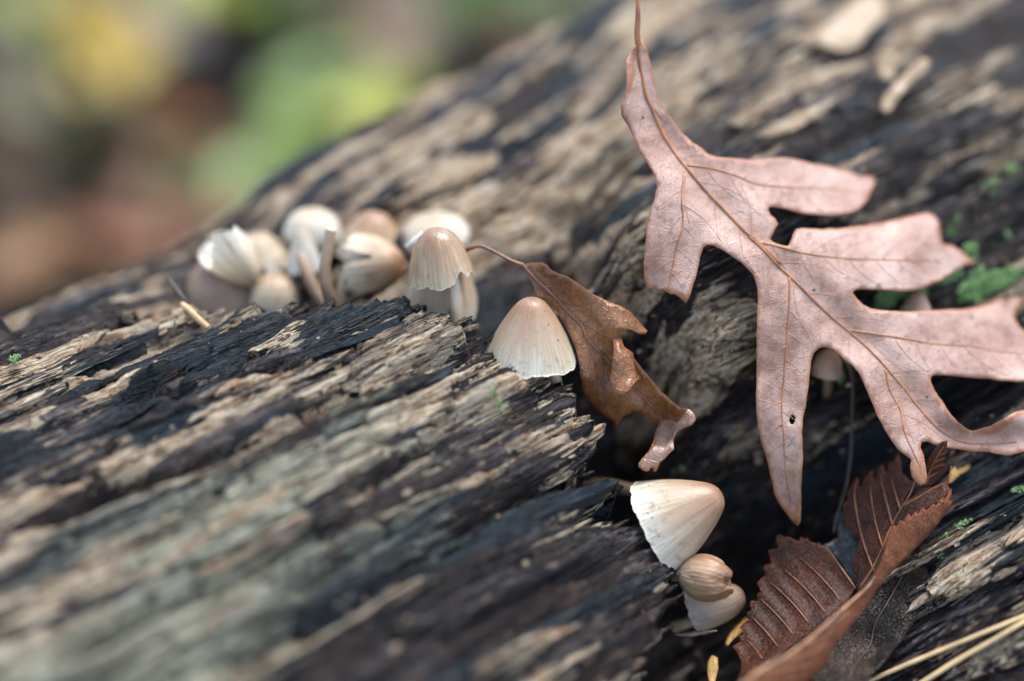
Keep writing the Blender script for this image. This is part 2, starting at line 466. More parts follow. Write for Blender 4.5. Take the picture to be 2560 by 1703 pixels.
_gr = []
for x0, y0, x1, y1, wd, dp in [(-60, 1360, 620, 1105, .16, .55), (620, 1105, 1160, 885, .12, .4), (150, 1640, 900, 1265, .16, .6), (560, 1700, 1180, 1330, .22, .7), (60, 1075, 700, 850, .12, .4), (900, 1215, 1240, 1010, .12, .4), (300, 1010, 760, 935, .10, .35),
                               (700, 1480, 1330, 1215, .2, .6), (1000, 1640, 1500, 1420, .14, .4)]:
    _, ua, ga = hit(x0, y0, 0, True); _, ub, gb = hit(x1, y1, 0, True); _gr.append((ua, ga, ub, gb, wd, dp))
for x0, y0, x1, y1, wd, dp in [(1120, 610, 1480, 450, .14, .4), (1330, 560, 1700, 400, .12, .35), (760, 560, 1130, 390, .16, .4), (1860, 480, 2450, 210, .16, .45), (1750, 330, 2250, 100, .16, .4), (2150, 560, 2560, 360, .3, .6), (2180, 1500, 2560, 1290, .2, .5), (2300, 1560, 2600, 1420, .14, .4), (1500, 330, 1900, 150, .2, .4)]:
    _, ua, ga = hit(x0, y0, 0, False); _, ub, gb = hit(x1, y1, 0, False); _gr.append((ua, ga, ub, gb, wd, dp))
qu, qg = np.meshgrid(QU, QG, indexing='ij'); GRV_ = np.zeros_like(qu)
for (ua, ga, ub, gb, wd, dp) in _gr:
    t_ = (qu - ua) / (ub - ua); gl = ga + (gb - ga) * t_ + .10 * fbm(qu * .5, qu * 0 + ga, 3, 90)
    GRV_ += dp * np.exp(-((qg - gl) / wd) ** 2) * sstep(-.12, .1, t_) * sstep(1.1, .88, t_)
GRV = GRV_

# colour plan of the surface: threshold for pale wood (raised in the cavity to paint in its shade) and amount of grey-green lichen, measured in the photograph
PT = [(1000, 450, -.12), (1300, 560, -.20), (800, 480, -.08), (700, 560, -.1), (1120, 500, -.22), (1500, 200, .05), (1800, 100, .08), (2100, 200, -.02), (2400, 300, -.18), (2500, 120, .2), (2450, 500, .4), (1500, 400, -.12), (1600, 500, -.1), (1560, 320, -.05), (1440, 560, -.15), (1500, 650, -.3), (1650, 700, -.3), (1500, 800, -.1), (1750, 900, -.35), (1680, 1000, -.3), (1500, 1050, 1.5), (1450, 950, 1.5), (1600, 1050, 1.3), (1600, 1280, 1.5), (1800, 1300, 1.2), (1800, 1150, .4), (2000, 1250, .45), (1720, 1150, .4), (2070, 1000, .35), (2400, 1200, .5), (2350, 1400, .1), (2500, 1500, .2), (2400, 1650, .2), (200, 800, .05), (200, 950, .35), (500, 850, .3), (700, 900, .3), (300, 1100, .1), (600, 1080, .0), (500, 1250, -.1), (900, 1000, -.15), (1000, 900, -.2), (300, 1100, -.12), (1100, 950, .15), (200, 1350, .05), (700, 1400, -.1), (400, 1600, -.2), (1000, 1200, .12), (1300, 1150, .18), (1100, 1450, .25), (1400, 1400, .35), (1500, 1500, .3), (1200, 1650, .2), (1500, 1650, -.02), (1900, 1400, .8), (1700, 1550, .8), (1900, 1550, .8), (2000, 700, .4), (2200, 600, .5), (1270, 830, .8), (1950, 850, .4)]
LI = [(600, 1400, .80), (300, 1650, .9), (800, 1300, .78), (1000, 1150, .58), (1150, 1050, .40), (1000, 1280, .5), (200, 1500, .45), (1300, 1300, 0), (1400, 1500, -.2), (0, 1300, .1), (700, 1000, 0), (400, 900, -.1), (1000, 700, -.3), (1300, 500, -.2), (2000, 300, -.1), (2400, 400, .15), (1700, 900, -.3), (2300, 1400, -.2), (1000, 1650, .1), (900, 1500, .35), (1600, 1300, -.3), (1400, 1050, .1), (500, 300, 0)]
def plan(tab):
    A = np.array(tab, float); uu, vv, ww = [], [], []
    for x, y, f in tab:
        D, u, g = hit(x, y); uu.append(u); vv.append(g); ww.append(f)
    return np.stack([uu, vv], 1), np.array(ww)
PPT, PTF = plan(PT); PLI, LIF = plan(LI)
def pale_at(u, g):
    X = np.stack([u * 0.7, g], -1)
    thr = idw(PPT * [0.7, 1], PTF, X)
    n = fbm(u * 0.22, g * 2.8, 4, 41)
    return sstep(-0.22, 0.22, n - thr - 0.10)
def lich_at(u, g):
    return idw(PLI * [0.7, 1], LIF, np.stack([u * 0.7, g], -1))

def relief(u, g):
    r = 0.22 * fbm(u * 0.13, g * 1.5, 3, 1) + 0.14 * fbm(u * 0.28, g * 4.2, 3, 2) + 0.085 * fbm(u * 0.8, g * 11, 4, 3, .6) + 0.07 * fbm(u * 2.2, g * 4, 4, 4, .6)
    for f_, k_, s_, am_ in ((1.7, .05, 61, .20), (3.3, .085, 62, .15), (6.5, .14, 63, .09), (12.0, .3, 64, .045)):
        q_ = fbm(u * k_, g * f_, 2, s_)
        r = r + am_ * (np.minimum(np.abs(q_) / .30, 1) ** .6 - .6)
    c = fbm(u * 0.07, g * 1.15, 2, 6)
    r = r - 0.42 * np.exp(-(c / 0.055) ** 2) * sstep(-0.2, 0.3, fbm(u * 0.2, g * 0.7, 2, 7))
    c2 = fbm(u * 0.14, g * 3.1, 2, 16)
    r = r - 0.15 * np.exp(-(c2 / 0.06) ** 2)
    blk = vn(u * 0.55 + 0.6 * vn(g * 3, g * 0, 21), g * 2.6, 8)          # flaked plates: stepped
    r = r + 0.07 * (np.round(blk * 2.2) / 2.2)
    return r

def build_log():
    uf = np.arange(-16.5, 22.0, 0.062); gf = np.arange(-9.5, 13.5, 0.026)
    uu = np.concatenate([np.linspace(-44, -16.6, 26), uf, np.linspace(22.3, 58, 30)])
    gg = np.concatenate([np.linspace(-53.3, -9.8, 60), gf, np.linspace(13.8, 53.3, 55)])
    u, g = np.meshgrid(uu, gg, indexing='ij')
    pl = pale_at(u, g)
    wet = sstep(.25, .6, idw(PPT * [0.7, 1], PTF, np.stack([u * 0.7, g], -1))) * (np.abs(g) < 14)
    lump_ = 0.12 * fbm(u * 2.0, g * 2.6, 5, 71, .6) - .10 * np.exp(-(fbm(u * .9, g * 1.6, 3, 72) / .10) ** 2)
    h = T(u, g) + relief(u, g) * (1 - .35 * wet) + wet * lump_ - 0.07 * pl * sstep(-.3, .3, fbm(u * .2, g * .8, 2, 77))
    far = sstep(20, 14, np.abs(g)) * sstep(-22, -17, u) * sstep(30, 22, u)
    V = S(u, g, h * (0.25 + 0.75 * far))
    li = lich_at(u, g)
    # lower wood beyond the break stays dark and wet, the hole's shade painted into its colour too
    F = grid_faces(len(uu), len(gg), True)
    root = thing('fallen_log', cyl(np.array(0.0), np.array(math.pi * RL), np.array(0.0)), 'rotting weathered log with cracked dark and pale wood running across the whole picture', 'log')
    tintf = sstep(0.1, 0.5, fbm(u * 0.16, g * 0.9, 3, 55)) * 0.6
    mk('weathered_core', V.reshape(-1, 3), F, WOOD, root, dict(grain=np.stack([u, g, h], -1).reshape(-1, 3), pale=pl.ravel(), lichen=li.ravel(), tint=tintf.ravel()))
    for ue, idx in ((uu[0], 0), (uu[-1], len(uu) - 1)):                    # sawn-off looking ends far outside the view
        ringv = V[idx]; c = ringv.mean(0)
        VV = np.vstack([ringv, c]); n = len(ringv)
        mk('log_end', VV, [(i, (i + 1) % n, n) for i in range(n)], WOOD, root, dict(grain=np.zeros((n + 1, 3)), pale=np.full(n + 1, .4), lichen=np.zeros(n + 1), tint=np.zeros(n + 1)))
    return root
LOG = build_log()

def strip(name, u0, u1, gc, wd, lift, thick=0.2, pale=0.3, lich=None, tint=0.0, side=None, jag=0.35, curl=0.0, rough=1.0, seed=None, label=None, ends=(1, 1), drop=0.0, g1=None, endpale=0.0, flat=0.0):
    """one splintered plate of wood, following the grain, ragged at its ends; part of the log"""
    sd_ = int(rng.integers(1e6)) if seed is None else seed
    L = u1 - u0
    nu = int(np.clip(L / 0.07, 10, 110)); nv = int(np.clip(wd / 0.034, 7, 40))
    s = np.linspace(0, 1, nv); t = np.linspace(0, 1, nu)
    off = sd_ % 977
    def jn(k):
        a = 0.6 * fbm(s * wd * 4 + off, s * 0 + k, 3, sd_) + 0.5 * vn(s * wd * 26 + off, s * 0 + k, sd_ + 3)
        return a
    e0 = u0 + jag * ends[0] * (jn(1.7) + 0.9 * (2 * s - 1) ** 2 * 1.0); e1 = u1 + jag * ends[1] * (jn(8.2) - 0.9 * (2 * s - 1) ** 2)
    u = e0[None] + t[:, None] * (e1 - e0)[None]
    wid = wd * (1 + 0.30 * fbm(u * 0.9 / max(L, .6) * 2 + off, u * 0, 2, sd_ + 5))
    gm = gc + ((g1 - gc) * t[:, None] if g1 is not None else 0.0)
    g = gm + (s[None] - 0.5) * wid + 0.12 * wd * fbm(u * 0.7 + off, u * 0 + 4, 2, sd_ + 6)
    base = T(u, g, side)
    if flat: base = base * (1 - flat) + flat * T(u, gm + 0 * g, side)
    prof = 1 - np.abs(2 * s - 1)[None] ** 3.5; pale = pale + endpale * sstep(L - .8, L, t * L)[:, None]
    h = base + lift + thick * 0.25 * (prof - 1) * 1.0 + rough * (0.10 * wd ** .5 * fbm(u * 0.35, g * 3.2, 3, sd_ + 9) + 0.08 * fbm(u * 0.5, g * 9, 3, sd_ + 10, .6) + 0.10 * (np.minimum(np.abs(fbm(u * .12, g * 5.5, 2, 62)) / .3, 1) ** .6 - .6) + 0.045 * vn(u * 0.9, g * 17, sd_ + 14) + 0.022 * fbm(u * 4, g * 7, 3, sd_ + 11, .6))
    h = h + curl * (t[:, None] ** 3) - drop * (t[:, None])
    pl = np.clip(pale + 0.22 * fbm(u * .5, g * 2, 3, sd_ + 12), -0.3, 1.3)
    li = np.full_like(u, 0) + (lich_at(u, g) if lich is None else lich)
    # skirt: copy the border and push it down
    top = S(u, g, h)
    bord = [(i, 0) for i in range(nu)] + [(nu - 1, j) for j in range(1, nv)] + [(i, nv - 1) for i in range(nu - 2, -1, -1)] + [(0, j) for j in range(nv - 2, 0, -1)]
    bi = np.array([a * nv + b for a, b in bord])
    ub, gb, hb = u.ravel()[bi], g.ravel()[bi], h.ravel()[bi]
    cu = u.mean(); cg = gm.ravel()[np.minimum(bi // nv, gm.size - 1)] if g1 is not None else gc
    ub2 = ub + (cu - ub) * 0.015; gb2 = gb + (cg - gb) * 0.12
    low = S(ub2, gb2, hb - thick - 0.06 * rng.random(len(bi)))
    mid = S(ub + 0.02 * rng.standard_normal(len(bi)), gb + 0.03 * rng.standard_normal(len(bi)), hb - thick * 0.45)
    n0 = nu * nv; nb = len(bi)
    V = np.vstack([top.reshape(-1, 3), mid, low])
    F = [tuple(f) for f in grid_faces(nu, nv)]
    for k in range(nb):
        k2 = (k + 1) % nb
        F.append((bi[k2], bi[k], n0 + k, n0 + k2)); F.append((n0 + k2, n0 + k, n0 + nb + k, n0 + nb + k2))
    # flat underside
    F.append(tuple(n0 + nb + k for k in range(nb)))
    ai = np.concatenate([np.arange(n0), bi, bi])
    hh = np.concatenate([h.ravel(), hb - thick * .45, hb - thick])
    A = dict(grain=np.stack([u.ravel()[ai] + 7.1 * (off % 13), g.ravel()[ai] + (off % 7), hh], 1), pale=pl.ravel()[ai], lichen=li.ravel()[ai], tint=np.full(len(ai), tint))
    # raw broken ends show paler fibre
    return mk(name, V, F, WOOD, LOG, A, label=label)

def pstrip(x0, y0, x1, y1, wpx, lift, pale, name='wood_plate', **kw):
    """strip laid out between two photo positions on the surface"""
    D0, ua, ga = hit(x0, y0, 0, kw.get('side')); D1, ub, gb = hit(x1, y1, 0, kw.get('side'))
    return strip(name, min(ua, ub), max(ua, ub), ga if ua < ub else gb, wpx * 0.5 * (D0 + D1) / FPX * 1.25, lift, pale=pale, g1=gb if ua < ub else ga, **kw)

# ---- plates one can point to
pstrip(880, 985, 1130, 830, 95, .22, .85, thick=.4, lich=-.3, jag=.4)
pstrip(660, 885, 800, 835, 55, .10, .9, lich=-.3)
pstrip(430, 835, 610, 765, 75, .14, .95, lich=-.3, label='orange-tan plate of wood behind the front ridge')
pstrip(270, 1205, 560, 1065, 60, .12, .9, lich=-.2)
pstrip(-40, 975, 300, 835, 30, .12, .95, lich=.35)
pstrip(290, 805, 430, 748, 55, .12, .85, lich=0)
pstrip(130, 1370, 330, 1300, 50, .1, .6, lich=.7)
pstrip(150, 1460, 345, 1350, 38, .14, .9, lich=-.5)
pstrip(0, 1250, 300, 1130, 60, .1, .35)
pstrip(960, 1000, 1010, 960, 40, .1, .8, lich=-.3)
pstrip(900, 835, 960, 800, 50, .1, .85, lich=.3)
pstrip(850, 600, 1140, 400, 60, .14, -.2, tint=1.0, lich=-.6)
pstrip(1400, 665, 1650, 490, 80, .16, -.3, tint=1.0, lich=-.6, rough=.5)
pstrip(960, 530, 1250, 410, 46, .14, .95, lich=-.3)
pstrip(640, 560, 1080, 330, 60, .10, .6, lich=-.1)
pstrip(1050, 560, 1330, 470, 50, .12, .85, lich=-.3)
pstrip(1290, 640, 1440, 560, 46, .10, .85, lich=-.3)
pstrip(1480, 790, 1720, 690, 60, .16, .8, lich=.25, thick=.35)
pstrip(1440, 740, 1880, 570, 50, .22, .75, lich=0, thick=.4)
pstrip(1560, 880, 1820, 760, 40, .10, .35)
pstrip(1700, 1000, 1900, 800, 95, .24, .8, lich=-.3, thick=.5)
pstrip(1580, 1110, 1860, 960, 45, .18, .5, lich=-.4, thick=.3)
pstrip(1640, 1010, 1760, 900, 60, .12, .1, lich=-.4)
pstrip(1760, 1220, 2080, 1090, 60, .18, .35, lich=-.5, thick=.4)
pstrip(1980, 1160, 2180, 1030, 60, .15, .5, lich=-.5)
pstrip(2330, 1500, 2510, 1340, 80, .20, .95, lich=-.5, thick=.35)
pstrip(2490, 1370, 2640, 1280, 60, .2, .8, lich=-.3)
pstrip(2280, 1630, 2560, 1460, 50, .15, .3, lich=-.4)
pstrip(2350, 1700, 2620, 1570, 60, .15, .6, lich=.1)
pstrip(1960, 560, 2500, 250, 60, .12, .6, lich=0)
pstrip(2050, 420, 2560, 130, 46, .16, .55)
pstrip(1840, 330, 2200, 130, 50, .12, .7)
pstrip(1700, 210, 2000, 60, 60, .12, -.2, tint=1., lich=-.5)
pstrip(2250, 600, 2600, 420, 60, .1, -.2, lich=-.3)
for q in ((430, 930, 880, 800, 36), (760, 900, 1030, 810, 36), (300, 1130, 640, 985, 34), (560, 1230, 900, 1080, 34), (880, 1180, 1230, 985, 46), (1130, 420, 1420, 290, 50), (1900, 250, 2230, 90, 46), (2100, 520, 2420, 370, 46), (1000, 1420, 1330, 1270, 50)):
    pstrip(*q, .10, -.4, tint=1.0, lich=-.6, rough=.7, side=(True if q[1] > 740 else False))
for q in ((500, 1060, 640, 1000, 26), (560, 1000, 760, 930, 24), (740, 1010, 880, 940, 30), (1000, 930, 1130, 870, 34), (330, 1170, 470, 1110, 30), (610, 1130, 760, 1060, 26), (1180, 700, 1290, 650, 40), (1120, 560, 1270, 490, 36), (1010, 500, 1160, 430, 36), (1330, 520, 1460, 460, 30), (1560, 620, 1700, 560, 28), (1880, 360, 2080, 270, 34), (2300, 330, 2500, 230, 36), (2350, 430, 2540, 340, 30), (1640, 250, 1830, 170, 34), (860, 470, 1000, 400, 34), (2420, 1500, 2560, 1420, 30), (2400, 1640, 2540, 1570, 34)):
    pstrip(*q, .13, 1.25, lich=-.5, side=(True if q[0] < 1160 and q[1] > 740 else False), thick=.25)
# the near layer's broken tongues
pstrip(760, 1590, 1535, 1228, 66, .26, -.05, tint=.75, thick=.8, side=True, lich=-.1, jag=.25, rough=1.1, endpale=.5, label='dark blue-black tongue of wood pointing at the leaning cap')
pstrip(700, 1790, 1670, 1370, 150, .12, -.1, thick=.9, side=True, lich=-.5, jag=.4)
pstrip(980, 1790, 1630, 1490, 95, .16, .05, thick=.8, side=True, lich=-.5, jag=.3)
pstrip(1180, 1800, 1590, 1590, 90, .10, .7, thick=.8, side=True, lich=-.4, jag=.3)
pstrip(760, 1290, 1320, 950, 90, .10, .25, endpale=.6, thick=.9, side=True, lich=.15, jag=.25)
pstrip(820, 1380, 1430, 1010, 90, .16, .15, endpale=.7, thick=1.0, side=True, lich=.25, jag=.25)
pstrip(860, 1430, 1445, 1110, 80, .08, .25, endpale=.6, thick=1.0, side=True, lich=.2, jag=.3)
pstrip(860, 1530, 1310, 1250, 70, .02, .1, thick=.9, side=True, lich=0, jag=.3)
pstrip(1120, 1030, 1225, 890, 60, .08, .3, thick=.8, side=True, lich=-.2, jag=.3)
pstrip(420, 1000, 1150, 870, 60, .05, -.1, thick=.6, side=True, lich=-.5, jag=.3)
pstrip(330, 960, 940, 790, 55, .02, -.2, thick=.7, side=True, lich=-.5, jag=.4)

# ledge and chunk right of the crevice
pstrip(1400, 800, 1900, 610, 85, .26, .7, side=False, lich=.1, thick=.9, jag=.7, rough=1.1, flat=.5, label='pale-edged ledge of wood running under the oak leaf')
pstrip(1560, 1080, 1910, 850, 100, .30, .95, side=False, lich=-.4, thick=.8, jag=.7, rough=1.1, flat=.55, label='torn tan chunk of wood between the brown leaf and the oak leaf')
pstrip(1500, 800, 1740, 700, 60, .16, 1.0, side=False, lich=.2, thick=.4)
pstrip(1600, 770, 1800, 660, 40, .2, .8, side=False, lich=-.2, thick=.3)
pstrip(1390, 700, 1600, 590, 46, .14, .8, side=False, lich=-.3)
pstrip(1640, 980, 1880, 830, 80, .22, .95, side=False, lich=-.4, thick=.5)
pstrip(1580, 960, 1730, 870, 50, .12, .3, side=False, lich=-.4, thick=.4)
pstrip(1690, 1060, 1880, 930, 40, .16, .8, side=False, lich=-.4, thick=.3)
pstrip(1800, 1140, 2010, 1010, 50, .16, .75, side=False, lich=-.4, thick=.3)
pstrip(1650, 1230, 1900, 1080, 50, .14, .2, side=False, lich=-.5, thick=.3)
pstrip(1080, 600, 1260, 520, 40, .12, 1.0, side=False, lich=-.2)
pstrip(1180, 640, 1330, 580, 40, .12, 1.0, side=False, lich=-.2)
pstrip(950, 500, 1180, 400, 40, .12, .9, side=False, lich=-.3)

# ---- the many smaller plates and splinters, laid along the grain wherever the log is in view
def scatter_plates(n):
    k = 0; tries = 0
    while k < n and tries < n * 6:
        tries += 1
        x = rng.uniform(-60, 2620); y = rng.uniform(60, 1760)
        D, u, g = hit(x, y)
        if D > 36 or g > 11.5: continue
        m = Tmask(np.array([u]), np.array([g]))[0]
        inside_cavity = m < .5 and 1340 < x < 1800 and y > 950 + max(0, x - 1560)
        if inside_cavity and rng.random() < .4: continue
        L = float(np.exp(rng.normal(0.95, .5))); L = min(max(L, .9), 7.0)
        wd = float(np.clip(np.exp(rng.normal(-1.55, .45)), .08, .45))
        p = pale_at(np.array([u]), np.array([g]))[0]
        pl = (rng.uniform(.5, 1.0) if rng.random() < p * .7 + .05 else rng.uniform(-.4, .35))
        if inside_cavity: pl -= .6  # plates in the cavity coloured darker to paint in its shade
        u1 = u + L / 2
        if m > .5:
            u1 = min(u1, float(u_end(np.array([g]))[0]) + (.02 if g > .8 else .22))
            if u1 - (u - L / 2) < .4: continue
        strip('wood_plate' if wd > .22 else 'splinter', u - L / 2, u1, g, wd, rng.uniform(.0, .13), thick=rng.uniform(.12, .35), pale=pl, tint=rng.choice([0, 0, 0, .8]), side=bool(m > .5), jag=rng.uniform(.3, .8) * min(1, L / 2.0), curl=max(0, rng.normal(-.08, .09)), lich=None if rng.random() < .7 else -.4)
        k += 1
scatter_plates(215)
def edge_splinters(n):
    """torn fibres along the broken edge of the near layer"""
    xs = E[3:-1]
    for k in range(n):
        q = rng.uniform(0, len(xs) - 1.001); i = int(q); f = q - i
        p = xs[i] * (1 - f) + xs[i + 1] * f
        u, v, h = tri(p[0], p[1], p[2]); g = float(GV_inv(u, v)) + rng.normal(0, .06)
        ue = float(u_end(np.array([g]))[0])
        L = rng.uniform(.6, 2.2)
        strip('splinter', ue - L * .75, ue + L * .16 + rng.normal(0, .14), g, rng.uniform(.035, .16), rng.uniform(-.7, .14), thick=rng.uniform(.05, .2), pale=rng.choice([.1, .3, .6, .9]), side=True, jag=.2, curl=rng.normal(.05, .1), lich=-.5)
edge_splinters(120)
# ------------------------------------------------------------------ mushrooms
def cap_material(name, apex, mid, rimc, stops=(0.0, .30, .62, .95), rough=.32, coat=.25, streak=.35, specks=True, sss=.3):
    M = NM(name)
    t = M.at('rim'); ang = M.at('ang', True)
    apex, mid, rimc = (tuple(v ** 1.12 * k for v in col) for col, k in ((apex, .66), (mid, .60), (rimc, .62)))
    st = M.noise(M.vmul(ang, (9, 9, 1.2)), 1.0, 5, .6)
    bl = M.noise(ang, 1.7, 3, .5)
    pos = M.pos()
    tt = M.math('ADD', t, M.math('ADD', M.math('MULTIPLY', M.math('SUBTRACT', st, .5), streak), M.math('MULTIPLY', M.math('SUBTRACT', bl, .5), .35)))
    c = M.ramp(tt, [(stops[0], tuple(a * .8 for a in apex)), (stops[1], apex), (stops[2], mid), (stops[3], rimc)])
    fine = M.noise(M.vmul(ang, (30, 30, 3)), 1.0, 3, .6)
    c = M.mix(M.rng(fine, .48, .72, 0, .55), c, tuple(a * .62 for a in mid))
    dirt = M.noise(pos, 5.0, 5, .65)
    c = M.mix(M.rng(dirt, .52, .70, 0, .6), c, tuple(a * .5 for a in mid))
    inn = M.at('inner')
    c = M.mix(inn, c, tuple(min(1, a * 1.0) for a in rimc))
    if specks:
        v = M.voro(pos, 5.5); gate = M.noise(pos, 2.3, 1, .5)
        sp = M.math('MULTIPLY', M.rng(v, .13, .06, 0, 1), M.rng(gate, .48, .56))
        c = M.mix(sp, c, (.03, .018, .010))
    h = M.math('ADD', M.math('MULTIPLY', st, .7), M.math('MULTIPLY', M.noise(pos, 22, 4, .6), .35))
    return M.set(col=c, rough=M.rng(st, .3, .7, rough - .08, rough + .14), nor=M.bump(h, .6, .04), coat=coat, coatr=.2, sss=sss, sssr=(1.0, .78, .55), ssss=.10, spec=.45)

CAP_BROWN = cap_material('glossy_brown_cap', (.36, .20, .105), (.62, .44, .27), (.84, .72, .52), stops=(0, .30, .72, 1.1), rough=.30, coat=.5)
CAP_BELL = cap_material('fawn_bell_cap', (.42, .235, .13), (.67, .525, .37), (.92, .86, .71), stops=(0, .34, .70, 1.02), rough=.36, coat=.2)
CAP_PALE = cap_material('pale_cap', (.54, .40, .25), (.76, .65, .48), (.93, .87, .75), stops=(0, .25, .6, .95), rough=.42, coat=.12)
CAP_TAN = cap_material('tan_cap', (.40, .215, .11), (.62, .44, .27), (.86, .76, .60), stops=(0, .28, .62, .9), rough=.38, coat=.15)
CAP_SMALL = cap_material('furrowed_tan_cap', (.36, .19, .095), (.52, .33, .19), (.80, .67, .50), stops=(0, .25, .6, 1.0), rough=.36, coat=.15, streak=.6)
CAP_BUTTON = cap_material('button_cap', (.50, .28, .17), (.66, .40, .27), (.80, .58, .42), stops=(0, .12, .5, 1.0), rough=.5, coat=.0)
CAP_WHITE = cap_material('cream_white_cap', (.60, .49, .34), (.80, .72, .58), (.95, .90, .80), stops=(0, .2, .5, .9), rough=.5, coat=.05)
CAP_DULL = cap_material('dull_brown_cap', (.34, .21, .13), (.55, .42, .31), (.78, .69, .58), stops=(0, .3, .7, 1.0), rough=.4, coat=.15)

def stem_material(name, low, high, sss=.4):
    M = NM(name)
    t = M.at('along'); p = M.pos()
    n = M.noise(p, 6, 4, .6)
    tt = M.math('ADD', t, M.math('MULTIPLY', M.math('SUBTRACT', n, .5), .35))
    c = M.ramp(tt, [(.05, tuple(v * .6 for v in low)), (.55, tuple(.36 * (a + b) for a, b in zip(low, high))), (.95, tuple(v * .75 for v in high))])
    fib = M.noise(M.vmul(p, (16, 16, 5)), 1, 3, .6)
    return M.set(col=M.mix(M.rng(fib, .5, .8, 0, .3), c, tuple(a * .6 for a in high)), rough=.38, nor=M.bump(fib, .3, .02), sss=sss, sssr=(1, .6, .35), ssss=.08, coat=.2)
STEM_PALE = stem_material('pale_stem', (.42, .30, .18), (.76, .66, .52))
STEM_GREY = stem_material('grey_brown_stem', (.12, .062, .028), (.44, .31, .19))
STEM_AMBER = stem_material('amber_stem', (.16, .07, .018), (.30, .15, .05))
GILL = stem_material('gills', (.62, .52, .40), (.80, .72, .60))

BELL = [(0, 0), (.20, .015), (.40, .085), (.60, .235), (.78, .46), (.91, .73), (1.0, 1.0)]
CONE = [(0, 0), (.16, .02), (.32, .10), (.52, .29), (.72, .53), (.88, .77), (1.0, 1.0)]
DOME = [(0, 0), (.30, .03), (.58, .14), (.80, .33), (.94, .58), (1.0, .82), (.97, 1.0)]
BARREL = [(0, .02), (.30, .0), (.58, .06), (.86, .22), (1.0, .46), (.90, .72), (.62, .91), (.34, 1.0)]
DROOP = [(0, 0), (.22, .02), (.44, .10), (.64, .24), (.80, .44), (.93, .68), (.985, .86), (1.0, 1.0)]

